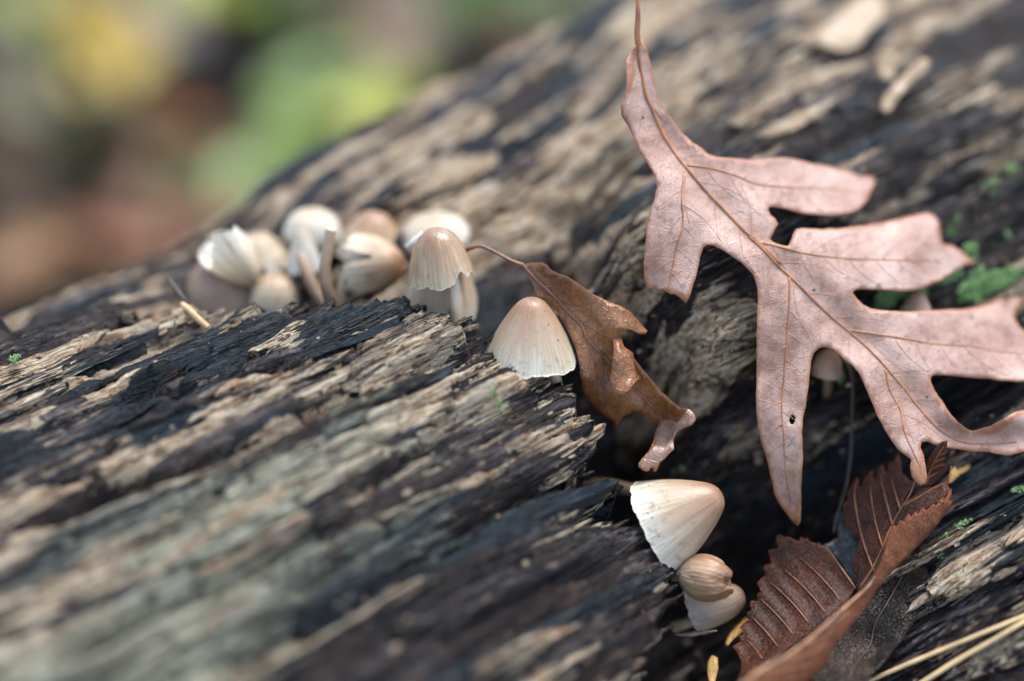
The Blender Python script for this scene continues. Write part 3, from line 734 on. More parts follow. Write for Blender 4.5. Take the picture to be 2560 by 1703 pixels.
def cap_part(parent, apex, axis, R, H, prof, mat, seed=1, stria=0.0, nst=40, rimn=.05, lob=.04, tears=(), thick=.05, gills=0, flare=0.0, name='cap', wrinkle=0.0):
    axis = np.asarray(axis, float)
    e1 = (CAM - apex); e1 = e1 - axis * (e1 @ axis); e1 /= np.linalg.norm(e1)
    e2 = np.cross(axis, e1)
    nth, nt_ = 168, 46
    th = np.linspace(0, 2 * math.pi, nth, endpoint=False)
    cs, sn = np.cos(th), np.sin(th)
    cn = lambda k, f, o=3: fbm(cs * f + 13.1 * k, sn * f - 7.7 * k, o, seed + k)
    tm = 1 + rimn * (cn(1, 2.0) + .6 * cn(2, 9.0, 2)) + .30 * rimn * vn(cs * 11 + 40, sn * 11, seed) * (1 + cn(4, 1.6))
    for (c0, wd, dp) in tears:
        d = (th - c0 + math.pi) % (2 * math.pi) - math.pi
        tm = tm - dp * np.maximum(0, 1 - (np.abs(d) / wd) ** 1.6)
    pr = spline(np.array(prof, float), 200)
    ts = np.linspace(0, 1, nt_) ** .9
    tt = ts[:, None] * tm[None]
    r = np.interp(np.minimum(tt, 1), np.linspace(0, 1, 200), pr[:, 0]); z = np.interp(np.minimum(tt, 1), np.linspace(0, 1, 200), pr[:, 1])
    ex = np.maximum(tt - 1, 0)
    r = r + ex * (.35 if pr[-1, 0] > .9 else -.4); z = z + ex * .9
    sr = stria * (np.cos(nst * th + 2.5 * cn(5, 1.5))[None] * .7 + .5 * fbm(th * nst / 6.3, th * 0, 2, seed)[None]) * np.clip(ts[:, None] * 1.5 - .2, 0, 1)
    rr = R * np.maximum(r, .004) * (1 + lob * cn(3, 1.2)[None] * ts[:, None] + sr) + flare * R * ts[:, None] ** 6
    zz = H * z + wrinkle * R * fbm(cs[None] * 5 * ts[:, None], sn[None] * 5 * ts[:, None], 3, seed + 8) * (1 - ts[:, None])
    P = apex + rr[..., None] * (cs[None, :, None] * e1 + sn[None, :, None] * e2) - zz[..., None] * axis
    dth = np.roll(P, -1, 1) - np.roll(P, 1, 1); dt = np.gradient(P, axis=0)
    N = np.cross(dth, dt); N /= np.linalg.norm(N, axis=-1)[..., None] + 1e-12
    if (N[nt_ // 2, 0] @ e1) < 0: N = -N
    tk = thick * R * (1.6 - 1.25 * ts[:, None])
    I = P - N * tk[..., None]
    I = I - axis * (tk * .3 * (1 - ts[:, None]))[..., None]
    n = nt_ * nth
    V = np.vstack([P.reshape(-1, 3), I.reshape(-1, 3)])
    g = grid_faces(nt_, nth, True)
    F = [tuple(q) for q in g[:, ::-1]] + [tuple(q + n) for q in g]
    b = (nt_ - 1) * nth
    for j in range(nth):
        j2 = (j + 1) % nth
        F.append((b + j, b + j2, n + b + j2, n + b + j))
    F.append(tuple(range(nth))); 
    rim = np.broadcast_to(ts[:, None] * (.5 + .5 * tm[None]), (nt_, nth)).ravel()
    A = dict(rim=np.concatenate([rim, np.ones(n)]), inner=np.concatenate([np.zeros(n), np.ones(n)]),
             ang=np.tile(np.stack([np.broadcast_to(cs, (nt_, nth)), np.broadcast_to(sn, (nt_, nth)), np.broadcast_to(ts[:, None], (nt_, nth))], -1).reshape(-1, 3), (2, 1)) + seed)
    o = mk(name, V, F, mat, parent, A)
    if gills:
        GVv, GF = [], []
        ks = np.arange(int(nt_ * .30), nt_ - 1, 2)
        for q in range(gills):
            j = int(q * nth / gills)
            top = I[ks, j]; dep = .16 * R * np.sin(np.linspace(.15, 1, len(ks)) * math.pi * .93) ** .7
            cen = apex - np.outer((I[ks, j] - apex) @ axis * -1, axis)
            inw = cen - top; inw /= np.linalg.norm(inw, axis=1)[:, None] + 1e-9
            bot = top + inw * dep[:, None]
            side = np.cross(inw[0], axis) * .006 * R
            i0 = len(GVv) * 1
            base = sum(len(x) for x in GVv)
            GVv.append(np.vstack([top + side, bot, top - side])); m_ = len(ks)
            for k in range(m_ - 1):
                GF.append((base + k, base + k + 1, base + m_ + k + 1, base + m_ + k)); GF.append((base + m_ + k, base + m_ + k + 1, base + 2 * m_ + k + 1, base + 2 * m_ + k))
        GVv = np.vstack(GVv)
        mk('gills', GVv, GF, GILL, parent, dict(along=np.full(len(GVv), .6)), smooth=False)
    return o

def stem_part(parent, pts, R, mat, name='stem', k=18, hollow=False, seed=3):
    V, F, t = tube(pts, R, k, n=40, seed=seed, rough=.08, hollow=hollow)
    o = mk(name, V, F, mat, parent, dict(along=t))
    return o

def PZ(Z, X, Y, D):
    x, y = Z(X, Y); return pt(x, y, D)
GRP = 'mushrooms growing out of the rotting log'
def mush(base, label):
    return thing('mushroom', base, label, 'mushroom', GRP)

# a: glossy brown cap in front
m = mush(PZ(Z1, 2085, 980, 25.6), 'mushroom with shiny torn brown cap and upright stem, at the front end of the row')
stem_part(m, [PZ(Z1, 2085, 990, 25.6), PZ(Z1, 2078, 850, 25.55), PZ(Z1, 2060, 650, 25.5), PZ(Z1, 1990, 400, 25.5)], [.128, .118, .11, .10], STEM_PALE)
cap_part(m, PZ(Z1, 1925, 252, 25.35), cdir(-.13, .92, .36), .595, .97, DROOP, CAP_BROWN, 3, stria=.004, nst=37, rimn=.055, lob=.05, tears=((.62, .26, .20), (1.05, .3, .17)), wrinkle=.02, gills=40)
# b: big pale cap behind it
m = mush(PZ(Z1, 1950, 960, 26.3), 'larger pale torn cap half hidden directly behind the shiny brown capped mushroom')
stem_part(m, [PZ(Z1, 1950, 965, 26.2), PZ(Z1, 1955, 850, 26.3), PZ(Z1, 1960, 600, 26.4)], [.20, .19, .16], STEM_AMBER)
cap_part(m, PZ(Z1, 1955, 372, 26.2), cdir(.02, .93, .34), .72, 1.30, DROOP, CAP_BELL, 5, rimn=.07, lob=.06, tears=((.45, .30, .42), (-.95, .5, .18), (1.5, .4, .15)), thick=.06)
fl = [PZ(Z1, 1712, 386, 26.0), PZ(Z1, 1775, 355, 25.95), PZ(Z1, 1850, 322, 25.9)]
V, F, t = tube(fl, [.012, .075, .12], 12, 20, 4, .1)
V = V + (V - np.mean(V, 0)) * 0
mk('torn_flap', V, F, CAP_WHITE, m, dict(rim=np.ones(len(V)), inner=np.ones(len(V)), ang=V * .3))
# c: tilted cap with a torn pale margin
m = mush(PZ(Z1, 1330, 850, 26.9), 'fawn mushroom lying on its side with a torn cream margin, beside the bare hollow stem')
stem_part(m, [PZ(Z1, 1290, 860, 27.1), PZ(Z1, 1270, 700, 27.0), PZ(Z1, 1330, 560, 26.9), PZ(Z1, 1480, 530, 26.8)], [.10, .10, .09, .09], STEM_PALE)
cap_part(m, PZ(Z1, 1690, 500, 26.7), cdir(.84, .02, .50), .64, 1.02, BELL, CAP_TAN, 8, stria=.012, nst=30, rimn=.09, lob=.10, tears=((-.35, .30, .34), (.9, .25, .15), (2.2, .4, .2)), gills=46, thick=.06)
# c2: cap right behind it
m = mush(PZ(Z1, 1600, 640, 27.6), 'orange-brown cap rising just behind the fawn mushroom that lies on its side')
stem_part(m, [PZ(Z1, 1600, 680, 27.8), PZ(Z1, 1570, 480, 27.7), PZ(Z1, 1540, 300, 27.6)], [.12, .11, .10], STEM_PALE)
cap_part(m, PZ(Z1, 1520, 140, 27.5), cdir(.20, .90, .30), .66, .95, BELL, CAP_TAN, 12, rimn=.08, lob=.08)
# d: bare stem
m = mush(PZ(Z1, 1245, 870, 26.4), 'bare upright grey-brown mushroom stem without a cap, its hollow top open')
dp = [PZ(Z1, 1250, 880, 26.3), PZ(Z1, 1185, 720, 26.1), PZ(Z1, 1152, 570, 26.0), PZ(Z1, 1168, 420, 25.95), PZ(Z1, 1197, 262, 25.9)]
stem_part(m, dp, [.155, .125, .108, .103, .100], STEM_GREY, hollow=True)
ax_ = dp[-1] - dp[-2]; ax_ /= np.linalg.norm(ax_)
a1 = np.cross(ax_, RT); a1 /= np.linalg.norm(a1); a2 = np.cross(ax_, a1)
V, F = [], []
for k, (r_, z_) in enumerate([(.100, -.03), (.104, .0), (.096, .018), (.078, .018), (.066, 0.0), (.058, -.09)]):
    for j in range(24):
        q = 2 * math.pi * j / 24; V.append(dp[-1] + a1 * r_ * math.cos(q) + a2 * r_ * math.sin(q) + ax_ * (z_ + .012 * math.sin(3 * q + k)))
F = [tuple(f) for f in grid_faces(6, 24, True)] + [tuple(120 + j for j in range(24))]
mk('hollow_top', V, F, STEM_PALE, m, dict(along=np.concatenate([np.full(120, 1.0), np.full(24, .1)])))
# e: the blurred cluster
CL = 'mushrooms crowded at the far end of the row'
def emush(label, base, stem, sr, smat, apex, ax, R, H, prof, cmat, seed, **kw):
    q = base - CAM; Db = q @ FW; xb = 1280 + FPX * (q @ RT) / Db; yb = 851.5 - FPX * (q @ UP) / Db
    Dh = min(hit(xb + dx, yb, 0, False)[0] for dx in (-30, 0, 30)); sh = q / Db * (Dh - .15 - Db)          # seat the foot on the wood
    base = base + sh; apex = apex + sh; stem = [s_ + sh for s_ in stem]
    m = thing('mushroom', base, label, 'mushroom', GRP)
    stem_part(m, stem, sr, smat)
    cap_part(m, apex, ax, R, H, prof, cmat, seed, **kw)
    return m
emush('dull brown drooping cap at the far left end of the mushroom row', PZ(Z1, 430, 800, 28.2), [PZ(Z1, 430, 820, 28.3), PZ(Z1, 420, 700, 28.3), PZ(Z1, 400, 600, 28.2)], [.12, .11, .1], STEM_GREY, PZ(Z1, 345, 500, 28.0), cdir(-.25, .80, .5), .72, 1.0, DOME, CAP_DULL, 21, rimn=.08)
emush('white upturned torn cap with its gills showing, beside the dull brown drooping cap', PZ(Z1, 700, 770, 27.8), [PZ(Z1, 740, 800, 27.9), PZ(Z1, 690, 690, 27.7), PZ(Z1, 640, 600, 27.6)], [.12, .12, .12], STEM_PALE, PZ(Z1, 665, 640, 27.5), cdir(.48, -.62, -.20), .52, 1.15, BELL, CAP_PALE, 24, rimn=.05, lob=.22, tears=((1.2, 1.2, .2), (-2, 1.2, .25)), flare=.08)
emush('small rounded cream knob of a cap at the upper left of the mushroom row', PZ(Z1, 470, 560, 28.2), [PZ(Z1, 540, 640, 28.3), PZ(Z1, 470, 500, 28.2), PZ(Z1, 420, 390, 28.1)], [.11, .1, .1], STEM_PALE, PZ(Z1, 375, 300, 28.0), cdir(-.45, .75, .4), .30, .42, DOME, CAP_WHITE, 27)
emush('pinkish cream cap behind the white upturned cap', PZ(Z1, 760, 600, 28.6), [PZ(Z1, 800, 700, 28.7), PZ(Z1, 760, 520, 28.6), PZ(Z1, 720, 420, 28.5)], [.11, .1, .1], STEM_GREY, PZ(Z1, 690, 300, 28.4), cdir(.05, .85, .4), .62, .75, BELL, CAP_PALE, 29)
emush('cream rounded cap low at the front of the crowded row', PZ(Z1, 820, 800, 27.4), [PZ(Z1, 830, 830, 27.5), PZ(Z1, 820, 760, 27.4), PZ(Z1, 810, 700, 27.4)], [.11, .1, .1], STEM_PALE, PZ(Z1, 805, 585, 27.3), cdir(.05, .85, .45), .50, .68, DOME, CAP_PALE, 31, rimn=.06)
emush('white narrow cap on a leaning brown stem, just left of the bare hollow stem', PZ(Z1, 1180, 830, 26.9), [PZ(Z1, 1190, 850, 26.8), PZ(Z1, 1090, 690, 26.9), PZ(Z1, 1020, 540, 27.0), PZ(Z1, 985, 430, 27.1)], [.13, .12, .11, .1], STEM_GREY, PZ(Z1, 985, 262, 27.1), cdir(-.05, .9, .35), .36, .80, CONE, CAP_WHITE, 35, rimn=.1)
emush('broad cream cap at the back, above the bare hollow stem', PZ(Z1, 1080, 420, 28.2), [PZ(Z1, 1100, 520, 28.3), PZ(Z1, 1080, 400, 28.2), PZ(Z1, 1070, 280, 28.2)], [.11, .1, .1], STEM_PALE, PZ(Z1, 1065, 128, 28.0), cdir(.05, .85, .4), .56, .55, DOME, CAP_WHITE, 38)
m = mush(PZ(Z1, 960, 640, 27.6), 'thin grey leaning mushroom stem in the middle of the crowded row')
stem_part(m, [PZ(Z1, 1010, 700, 27.5), PZ(Z1, 900, 560, 27.5), PZ(Z1, 770, 425, 27.6)], [.12, .11, .10], STEM_GREY)
emush('ragged cream cap squeezed between the white upturned cap and the low rounded cap', PZ(Z1, 700, 700, 27.6), [PZ(Z1, 720, 760, 27.7), PZ(Z1, 680, 660, 27.6), PZ(Z1, 640, 560, 27.6)], [.1, .1, .09], STEM_PALE, PZ(Z1, 590, 470, 27.5), cdir(-.35, .8, .35), .46, .72, BELL, CAP_WHITE, 83, rimn=.13, lob=.2, tears=((.3, .5, .3),))
emush('ragged torn cap at the back, between pinkish cream cap and leaning brown stem', PZ(Z1, 860, 600, 28.0), [PZ(Z1, 880, 680, 28.1), PZ(Z1, 860, 560, 28.0), PZ(Z1, 850, 480, 28.0)], [.1, .1, .09], STEM_PALE, PZ(Z1, 850, 385, 27.9), cdir(.3, .8, .35), .48, .60, BELL, CAP_PALE, 85, rimn=.14, lob=.2, tears=((-.4, .6, .3),))
# b2: pale caps on the wood behind the shiny cap
emush('white cap lying behind the shiny brown cap, touching the wood', PZ(Z1, 1960, 330, 28.0), [PZ(Z1, 1980, 420, 28.0), PZ(Z1, 1960, 350, 28.0), PZ(Z1, 1950, 300, 27.9)], [.1, .1, .1], STEM_PALE, PZ(Z1, 1900, 175, 27.8), cdir(-.1, .8, .5), .66, .55, DOME, CAP_WHITE, 41, rimn=.09, lob=.1)
# f: the large bell in the middle
m = mush(PZ(Z2, 1085, 1180, 25.4), 'large pale fawn bell-shaped cap, half hidden behind the broken wood, against the curled brown leaf')
stem_part(m, [PZ(Z2, 1100, 1230, 25.5), PZ(Z2, 1080, 1090, 25.35), PZ(Z2, 990, 800, 25.3)], [.13, .125, .12], STEM_PALE)
cap_part(m, PZ(Z2, 925, 518, 24.95), cdir(.02, .93, .36), .835, 1.19, CONE, CAP_BELL, 43, stria=.006, nst=63, rimn=.022, lob=.035, gills=60, thick=.045)
# g: the leaning cap below
m = mush(PZ(Z3, 60, 330, 27.0), 'leaning smooth cream cap on a horizontal stem, below the tail of the curled brown leaf')
stem_part(m, [PZ(Z3, 30, 330, 27.0), PZ(Z3, 150, 300, 26.9), PZ(Z3, 330, 300, 26.3), PZ(Z3, 520, 340, 25.8), PZ(Z3, 800, 400, 25.3)], [.13, .125, .125, .12, .1], STEM_GREY)
cap_part(m, PZ(Z3, 1052, 352, 24.85), cdir(.78, .44, .30), .86, 1.33, CONE, CAP_BELL, 47, stria=.004, nst=60, rimn=.02, lob=.05, tears=((2.0, .35, .10),), gills=50, thick=.045)
# h: the small furrowed cap
m = mush(PZ(Z3, 740, 880, 25.2), 'small furrowed tan cap with puckered dark tip, lying under the leaning cream cap')
stem_part(m, [PZ(Z3, 690, 880, 25.4), PZ(Z3, 760, 885, 25.2), PZ(Z3, 850, 890, 25.0)], [.10, .1, .1], STEM_PALE)
cap_part(m, PZ(Z3, 1108, 925, 24.7), cdir(.93, -.13, .30), .41, .90, BARREL, CAP_SMALL, 51, stria=.02, nst=31, rimn=.05, lob=.06, wrinkle=.30)
# i: the pale one under it
m = mush(PZ(Z3, 800, 1190, 25.9), 'smooth pale tan cap in shade beneath the small furrowed cap')
stem_part(m, [PZ(Z3, 740, 1220, 26.1), PZ(Z3, 850, 1180, 25.9), PZ(Z3, 950, 1140, 25.7)], [.11, .1, .1], STEM_PALE)
cap_part(m, PZ(Z3, 1200, 1010, 25.45), cdir(.86, .30, .28), .42, 1.0, DOME, CAP_DULL, 55, rimn=.04)
# j, k: buttons
emush('tiny round brown button mushroom framed in the gap under the large oak leaf', PZ(Z5, 1160, 860, 26.6), [PZ(Z5, 1155, 900, 26.7), PZ(Z5, 1158, 800, 26.5), PZ(Z5, 1160, 720, 26.3)], [.09, .085, .08], STEM_GREY, PZ(Z5, 1172, 640, 26.2), cdir(.06, .93, .35), .275, .50, DOME, CAP_BUTTON, 61, rimn=.02, lob=.02)
emush('tiny pointed brown button mushroom beside green moss behind the large oak leaf', PZ(Z5, 1615, 540, 27.3), [PZ(Z5, 1615, 580, 27.4), PZ(Z5, 1618, 480, 27.3), PZ(Z5, 1622, 420, 27.2)], [.09, .085, .08], STEM_GREY, PZ(Z5, 1630, 352, 27.0), cdir(.10, .93, .35), .325, .48, CONE, CAP_BUTTON, 67, rimn=.02)
# ------------------------------------------------------------------ leaves
def leaf_material(name, a, b, c, edge, spots=(.03, .02, .015), rough=.45, coat=.15, net=9.0, netd=.25, wet=0.0, bumpd=.03, bumps=.6, trans=.0, film=0.0, edgew=.05, spec=.45):
    M = NM(name)
    p = M.at('px', True); e = M.at('edge')
    n1 = M.noise(p, .9, 5, .6); n2 = M.noise(p, 4.2, 5, .65); n3 = M.noise(p, 16, 4, .6)
    col = M.ramp(M.math('ADD', M.math('MULTIPLY', n1, .6), M.math('MULTIPLY', n2, .4)), [(.38, a), (.5, b), (.62, c)])
    col = M.mix(M.rng(n2, .54, .70, 0, .6), col, tuple(x * .55 for x in a))
    v = M.n('ShaderNodeTexVoronoi', feature='DISTANCE_TO_EDGE'); M.lk(p, v.inputs['Vector']); v.inputs['Scale'].default_value = net
    v2 = M.n('ShaderNodeTexVoronoi', feature='DISTANCE_TO_EDGE'); M.lk(p, v2.inputs['Vector']); v2.inputs['Scale'].default_value = net * 3.1
    nv = M.math('MAXIMUM', M.rng(v.outputs['Distance'], .07, .0), M.math('MULTIPLY', M.rng(v2.outputs['Distance'], .10, 0.0), .5))
    col = M.mix(M.math('MULTIPLY', nv, netd), col, tuple(x * .5 for x in b))
    sp = M.math('MULTIPLY', M.rng(M.voro(p, 2.2), .085, .04), M.rng(M.noise(p, .8, 2, .5), .5, .6))
    col = M.mix(sp, col, spots)
    col = M.mix(M.rng(M.math('ADD', e, M.math('MULTIPLY', M.math('SUBTRACT', n2, .5), .10)), edgew, 0.0, 0, .85), col, edge)
    if film:                                                     # pale dried film, a stain of the leaf itself
        col = M.mix(M.rng(n1, .52, .62, 0, film), col, (.62, .56, .50))
    h = M.math('ADD', M.math('ADD', M.math('MULTIPLY', n3, .35), M.math('MULTIPLY', nv, .5)), M.math('MULTIPLY', n2, .5))
    r = M.rng(n2, .3, .7, rough - .12 - wet, rough + .12)
    return M.set(col=col, rough=r, nor=M.bump(h, bumps, bumpd), coat=coat, coatr=.25, spec=spec)

def vein_material(name, a, b):
    M = NM(name); p = M.pos()
    n = M.noise(p, 3.5, 4, .6)
    return M.set(col=M.ramp(n, [(.35, a), (.65, b)]), rough=.42, nor=M.bump(M.noise(p, 30, 3, .6), .3, .015), coat=.1)

def inside(poly, X):
    poly = np.asarray(poly); x, y = X[:, 0], X[:, 1]
    c = np.zeros(len(X), bool); j = len(poly) - 1
    for i in range(len(poly)):
        xi, yi = poly[i]; xj, yj = poly[j]
        if yi != yj:
            c ^= ((yi > y) != (yj > y)) & (x < (xj - xi) * (y - yi) / (yj - yi) + xi)
        j = i
    return c

def resample(poly, step, closed=True, jit=0.0, seed=0):
    P = np.asarray(poly, float)
    if closed: P = np.vstack([P, P[:1]])
    out = []
    for i in range(len(P) - 1):
        n = max(1, int(round(np.linalg.norm(P[i + 1] - P[i]) / step)))
        for k in range(n): out.append(P[i] + (P[i + 1] - P[i]) * k / n)
    if not closed: out.append(P[-1])
    out = np.array(out)
    if jit: out = out + jit * np.stack([fbm(np.arange(len(out)) * .31, np.zeros(len(out)), 3, seed), fbm(np.arange(len(out)) * .31, np.ones(len(out)) * 5, 3, seed + 1)], 1)
    return out

def dist_poly(P, X):
    A = np.asarray(P); B = np.roll(A, -1, 0); d = np.full(len(X), 1e9)
    for a, b in zip(A, B):
        ab = b - a; t = np.clip(((X - a) @ ab) / (ab @ ab + 1e-9), 0, 1)
        d = np.minimum(d, np.linalg.norm(X - a - t[:, None] * ab, axis=1))
    return d

class Leaf:
    def __init__(self, ctrl, extra=None, wob=.05, seed=0, lam=.02):
        C = np.array(ctrl, float)
        self.f = tps_fit(C[:, :2] / 100, C[:, 2], lam); self.extra = extra; self.wob = wob; self.seed = seed
    def D(self, X):
        X = np.asarray(X, float)
        d = tps_eval(self.f, X / 100) + self.wob * fbm(X[:, 0] / 90, X[:, 1] / 90, 3, self.seed)
        if self.extra is not None: d = d + self.extra(X)
        return d
    def blade(self, name, outline, mat, parent, res=13, thick=.028, holes=(), jit=1.2, label=None, tips=()):
        O = resample(outline, 7.0, True, jit, self.seed)
        lo, hi = O.min(0), O.max(0)
        gx, gy = np.meshgrid(np.arange(lo[0], hi[0], res), np.arange(lo[1], hi[1], res * .87))
        gx = gx + (np.arange(gx.shape[0]) % 2)[:, None] * res * .5
        G = np.stack([gx.ravel(), gy.ravel()], 1) + rng.uniform(-.15, .15, (gx.size, 2)) * res
        G = G[inside(O, G)]; G = G[dist_poly(O, G) > res * .45]
        H = [resample(h, 5.0) for h in holes]
        for h in H:
            G = G[~inside(h, G)]; G = G[dist_poly(h, G) > 4]
        X = np.vstack([O] + H + [G])
        edges = []; k = 0
        for R_ in [O] + H:
            edges += [(k + i, k + (i + 1) % len(R_)) for i in range(len(R_))]; k += len(R_)
        vs, es, fs, *_ = geometry.delaunay_2d_cdt([Vector(x) for x in X], edges, [], 0, 1e-4)
        X = np.array([tuple(v) for v in vs])
        fs = [f for f in fs]
        cen = np.array([X[list(f)].mean(0) for f in fs]); ok = inside(O, cen)
        for h in H: ok &= ~inside(h, cen)
        fs = [f for f, q in zip(fs, ok) if q]
        used = sorted({i for f in fs for i in f}); mp = {a: b for b, a in enumerate(used)}
        X = X[used]; fs = [tuple(mp[i] for i in f) for f in fs]
        P = pt(X[:, 0], X[:, 1], self.D(X)); n = len(P)
        # orientation towards the camera, vertex normals, thickness
        T3 = np.array(fs); fn = np.cross(P[T3[:, 1]] - P[T3[:, 0]], P[T3[:, 2]] - P[T3[:, 0]])
        flip = (fn * (CAM - P[T3[:, 0]])).sum(1) < 0
        T3[flip] = T3[flip][:, ::-1]; fn[flip] *= -1
        vnm = np.zeros_like(P)
        for k in range(3): np.add.at(vnm, T3[:, k], fn)
        vnm /= np.linalg.norm(vnm, axis=1)[:, None] + 1e-12
        de = dist_poly(O, X) * 25 / FPX
        Bk = P - vnm * (thick * (.35 + .65 * sstep(0, .12, de)))[:, None]
        for (tx, ty, tr) in tips: de = de - .13 * np.exp(-(np.hypot(X[:, 0] - tx, X[:, 1] - ty) / tr) ** 2)
        cnt = {}
        for t in T3:
            for a, b in ((t[0], t[1]), (t[1], t[2]), (t[2], t[0])): cnt[(a, b)] = 1
        F = [tuple(t) for t in T3] + [tuple(t[::-1] + n) for t in T3]
        for (a, b) in cnt:
            if (b, a) not in cnt: F.append((b, a, a + n, b + n))
        px = np.concatenate([X / 140.0, X / 140.0]); px = np.column_stack([px, np.concatenate([np.zeros(n), np.ones(n) * 3])])
        return mk(name, np.vstack([P, Bk]), F, mat, parent, dict(px=px, edge=np.concatenate([de, de])), label=label)
    def vein(self, name, pts, r0, r1, mat, parent, lift=.012, step=9, k=8):
        P = spline(np.asarray(pts, float), max(8, int(sum(np.linalg.norm(np.subtract(pts[i + 1], pts[i])) for i in range(len(pts) - 1)) / step)))
        Q = pt(P[:, 0], P[:, 1], self.D(P) - lift)
        n = len(Q)
        V, F, t = tube(Q, np.linspace(r0, r1, n), k, n, 5, .12)
        return V, F
    def veins(self, name, many, mat, parent, **kw):
        if name != 'fine_veins':
            for pts, r0, r1 in many:
                V, F = self.vein(name, pts, r0, r1, mat, parent, **kw)
                mk(name, V, F, mat, parent)
            return
        VV, FF, b = [], [], 0
        for pts, r0, r1 in many:
            V, F = self.vein(name, pts, r0, r1, mat, parent, **kw)
            VV.append(V); FF += [tuple(i + b for i in f) for f in F]; b += len(V)
        return mk(name, np.vstack(VV), FF, mat, parent, kind='stuff' if name == 'fine_veins' else None)

def fine_veins(main, outline, seed, every=34, ang=52, r=.010, maxlen=150):
    """thin branch veins off a vein, stopping before the leaf edge"""
    rs = np.random.default_rng(seed); out = []
    P = spline(np.asarray(main, float), 80); T_ = np.gradient(P, axis=0); L = np.concatenate([[0], np.cumsum(np.linalg.norm(np.diff(P, axis=0), axis=1))])
    s = every * .7; sgn = 1
    O = np.asarray(outline, float)
    while s < L[-1] * .95:
        i = int(np.searchsorted(L, s)); p = P[i]; t = T_[i] / np.linalg.norm(T_[i])
        a = math.radians(ang + rs.normal(0, 6)) * sgn; pts = [p]; q = p.copy()
        n = 0
        while n < maxlen / 14:
            d = np.array([t[0] * math.cos(a) - t[1] * math.sin(a), t[0] * math.sin(a) + t[1] * math.cos(a)])
            q = q + d * 14; a -= sgn * .06; n += 1
            if not inside(O, q[None])[0] or dist_poly(O, q[None])[0] < 10: break
            pts.append(q.copy())
        if len(pts) > 2: out.append((pts, r, r * .45))
        sgn = -sgn; s += every * rs.uniform(.7, 1.3) * .5
    return out

# ---- the large oak leaf
OAK = leaf_material('pinkish_tan_oak_leaf', (.175, .085, .056), (.33, .200, .152), (.43, .300, .250), (.27, .105, .045), rough=.44, coat=.10, net=8, netd=.17, edgew=.075, bumpd=.022, bumps=.5)
OAKV = vein_material('oak_vein', (.21, .075, .028), (.36, .155, .06))
OAKF = vein_material('oak_fine_vein', (.24, .125, .085), (.33, .19, .14))
oak_o = zp(Z4, '215 232, 203 248, 165 300, 147 350, 150 440, 145 520, 135 560, 118 590, 120 640, 150 690, 185 760, 220 840, 265 910, 300 970, 318 1040, 300 1110, 275 1180, 262 1250, 252 1350, 246 1450, 244 1540') + \
  zp(Z5, '225 200, 222 260, 232 310, 245 335, 258 326, 270 334, 285 334, 300 345, 316 336, 330 343, 345 347, 360 358, 378 356, 395 366, 408 378, 420 388, 438 404, 455 370, 470 330, 485 280, 500 220, 512 165, 525 120, 545 108, 580 112, 620 130, 660 155, 700 185, 740 215, 775 255, 795 295, 805 340, 803 400, 800 480, 797 560, 797 640, 800 720, 797 800, 795 880, 798 960, 805 1040, 820 1110, 845 1180, 860 1240, 875 1310, 890 1380, 915 1430, 950 1470, 985 1520, 1005 1537, 1018 1515, 1022 1470, 1022 1400, 1025 1330, 1030 1250, 1035 1180, 1030 1120, 1028 1060, 1032 1000, 1045 940, 1055 880, 1062 820, 1068 760, 1075 700, 1090 660, 1115 635, 1145 628, 1185 640, 1220 665, 1255 700, 1290 725, 1320 760, 1345 810, 1370 870, 1395 930, 1420 990, 1450 1050, 1480 1100, 1520 1150, 1560 1180, 1585 1200, 1578 1240, 1590 1290, 1630 1335, 1655 1325, 1665 1290, 1660 1230, 1650 1180, 1632 1140, 1640 1110, 1670 1107, 1710 1125, 1760 1140, 1830 1150, 1900 1158, 1970 1160, 2030 1172, 2080 1178, 2130 1165, 2200 1150, 2290 1090, 2260 1000, 2159 945, 2100 965, 2050 1000, 1990 1030, 1900 1058, 1860 1040, 1820 1010, 1780 960, 1740 900, 1705 850, 1685 810, 1685 780, 1710 768, 1760 770, 1830 775, 1900 785, 1980 790, 2060 798, 2130 805, 2170 800, 2240 785, 2300 690, 2250 600, 2170 550, 2140 530, 2115 490, 2122 440, 2150 400, 2145 362, 2100 365, 2040 385, 1950 415, 1850 435, 1700 440, 1550 447, 1480 445, 1420 438, 1380 430, 1340 408, 1305 375, 1285 350, 1300 337, 1350 333, 1430 338, 1520 345, 1580 342, 1640 330, 1700 305, 1760 275, 1800 245, 1840 225, 1880 205, 1915 200, 1890 180, 1850 150, 1800 115, 1750 100, 1735 60') + \
  zp(Z4, '1890 1290, 1885 1230, 1860 1195, 1820 1183, 1760 1192, 1680 1210, 1580 1235, 1480 1250, 1380 1265, 1290 1272, 1200 1272, 1120 1270, 1090 1275, 1075 1300, 1060 1340, 1045 1365, 1010 1362, 970 1350, 945 1330, 960 1310, 970 1280, 990 1245, 975 1215, 950 1195, 935 1165, 945 1150, 975 1150, 1020 1158, 1080 1175, 1150 1190, 1230 1198, 1310 1198, 1390 1185, 1440 1165, 1480 1120, 1510 1070, 1530 1010, 1520 985, 1470 970, 1400 950, 1320 935, 1260 920, 1200 915, 1130 895, 1060 880, 1000 875, 920 880, 850 890, 780 885, 700 875, 640 868, 600 855, 570 825, 520 795, 470 750, 430 700, 390 650, 350 600, 325 540, 310 470, 295 400, 275 330, 262 260, 245 225, 230 212')
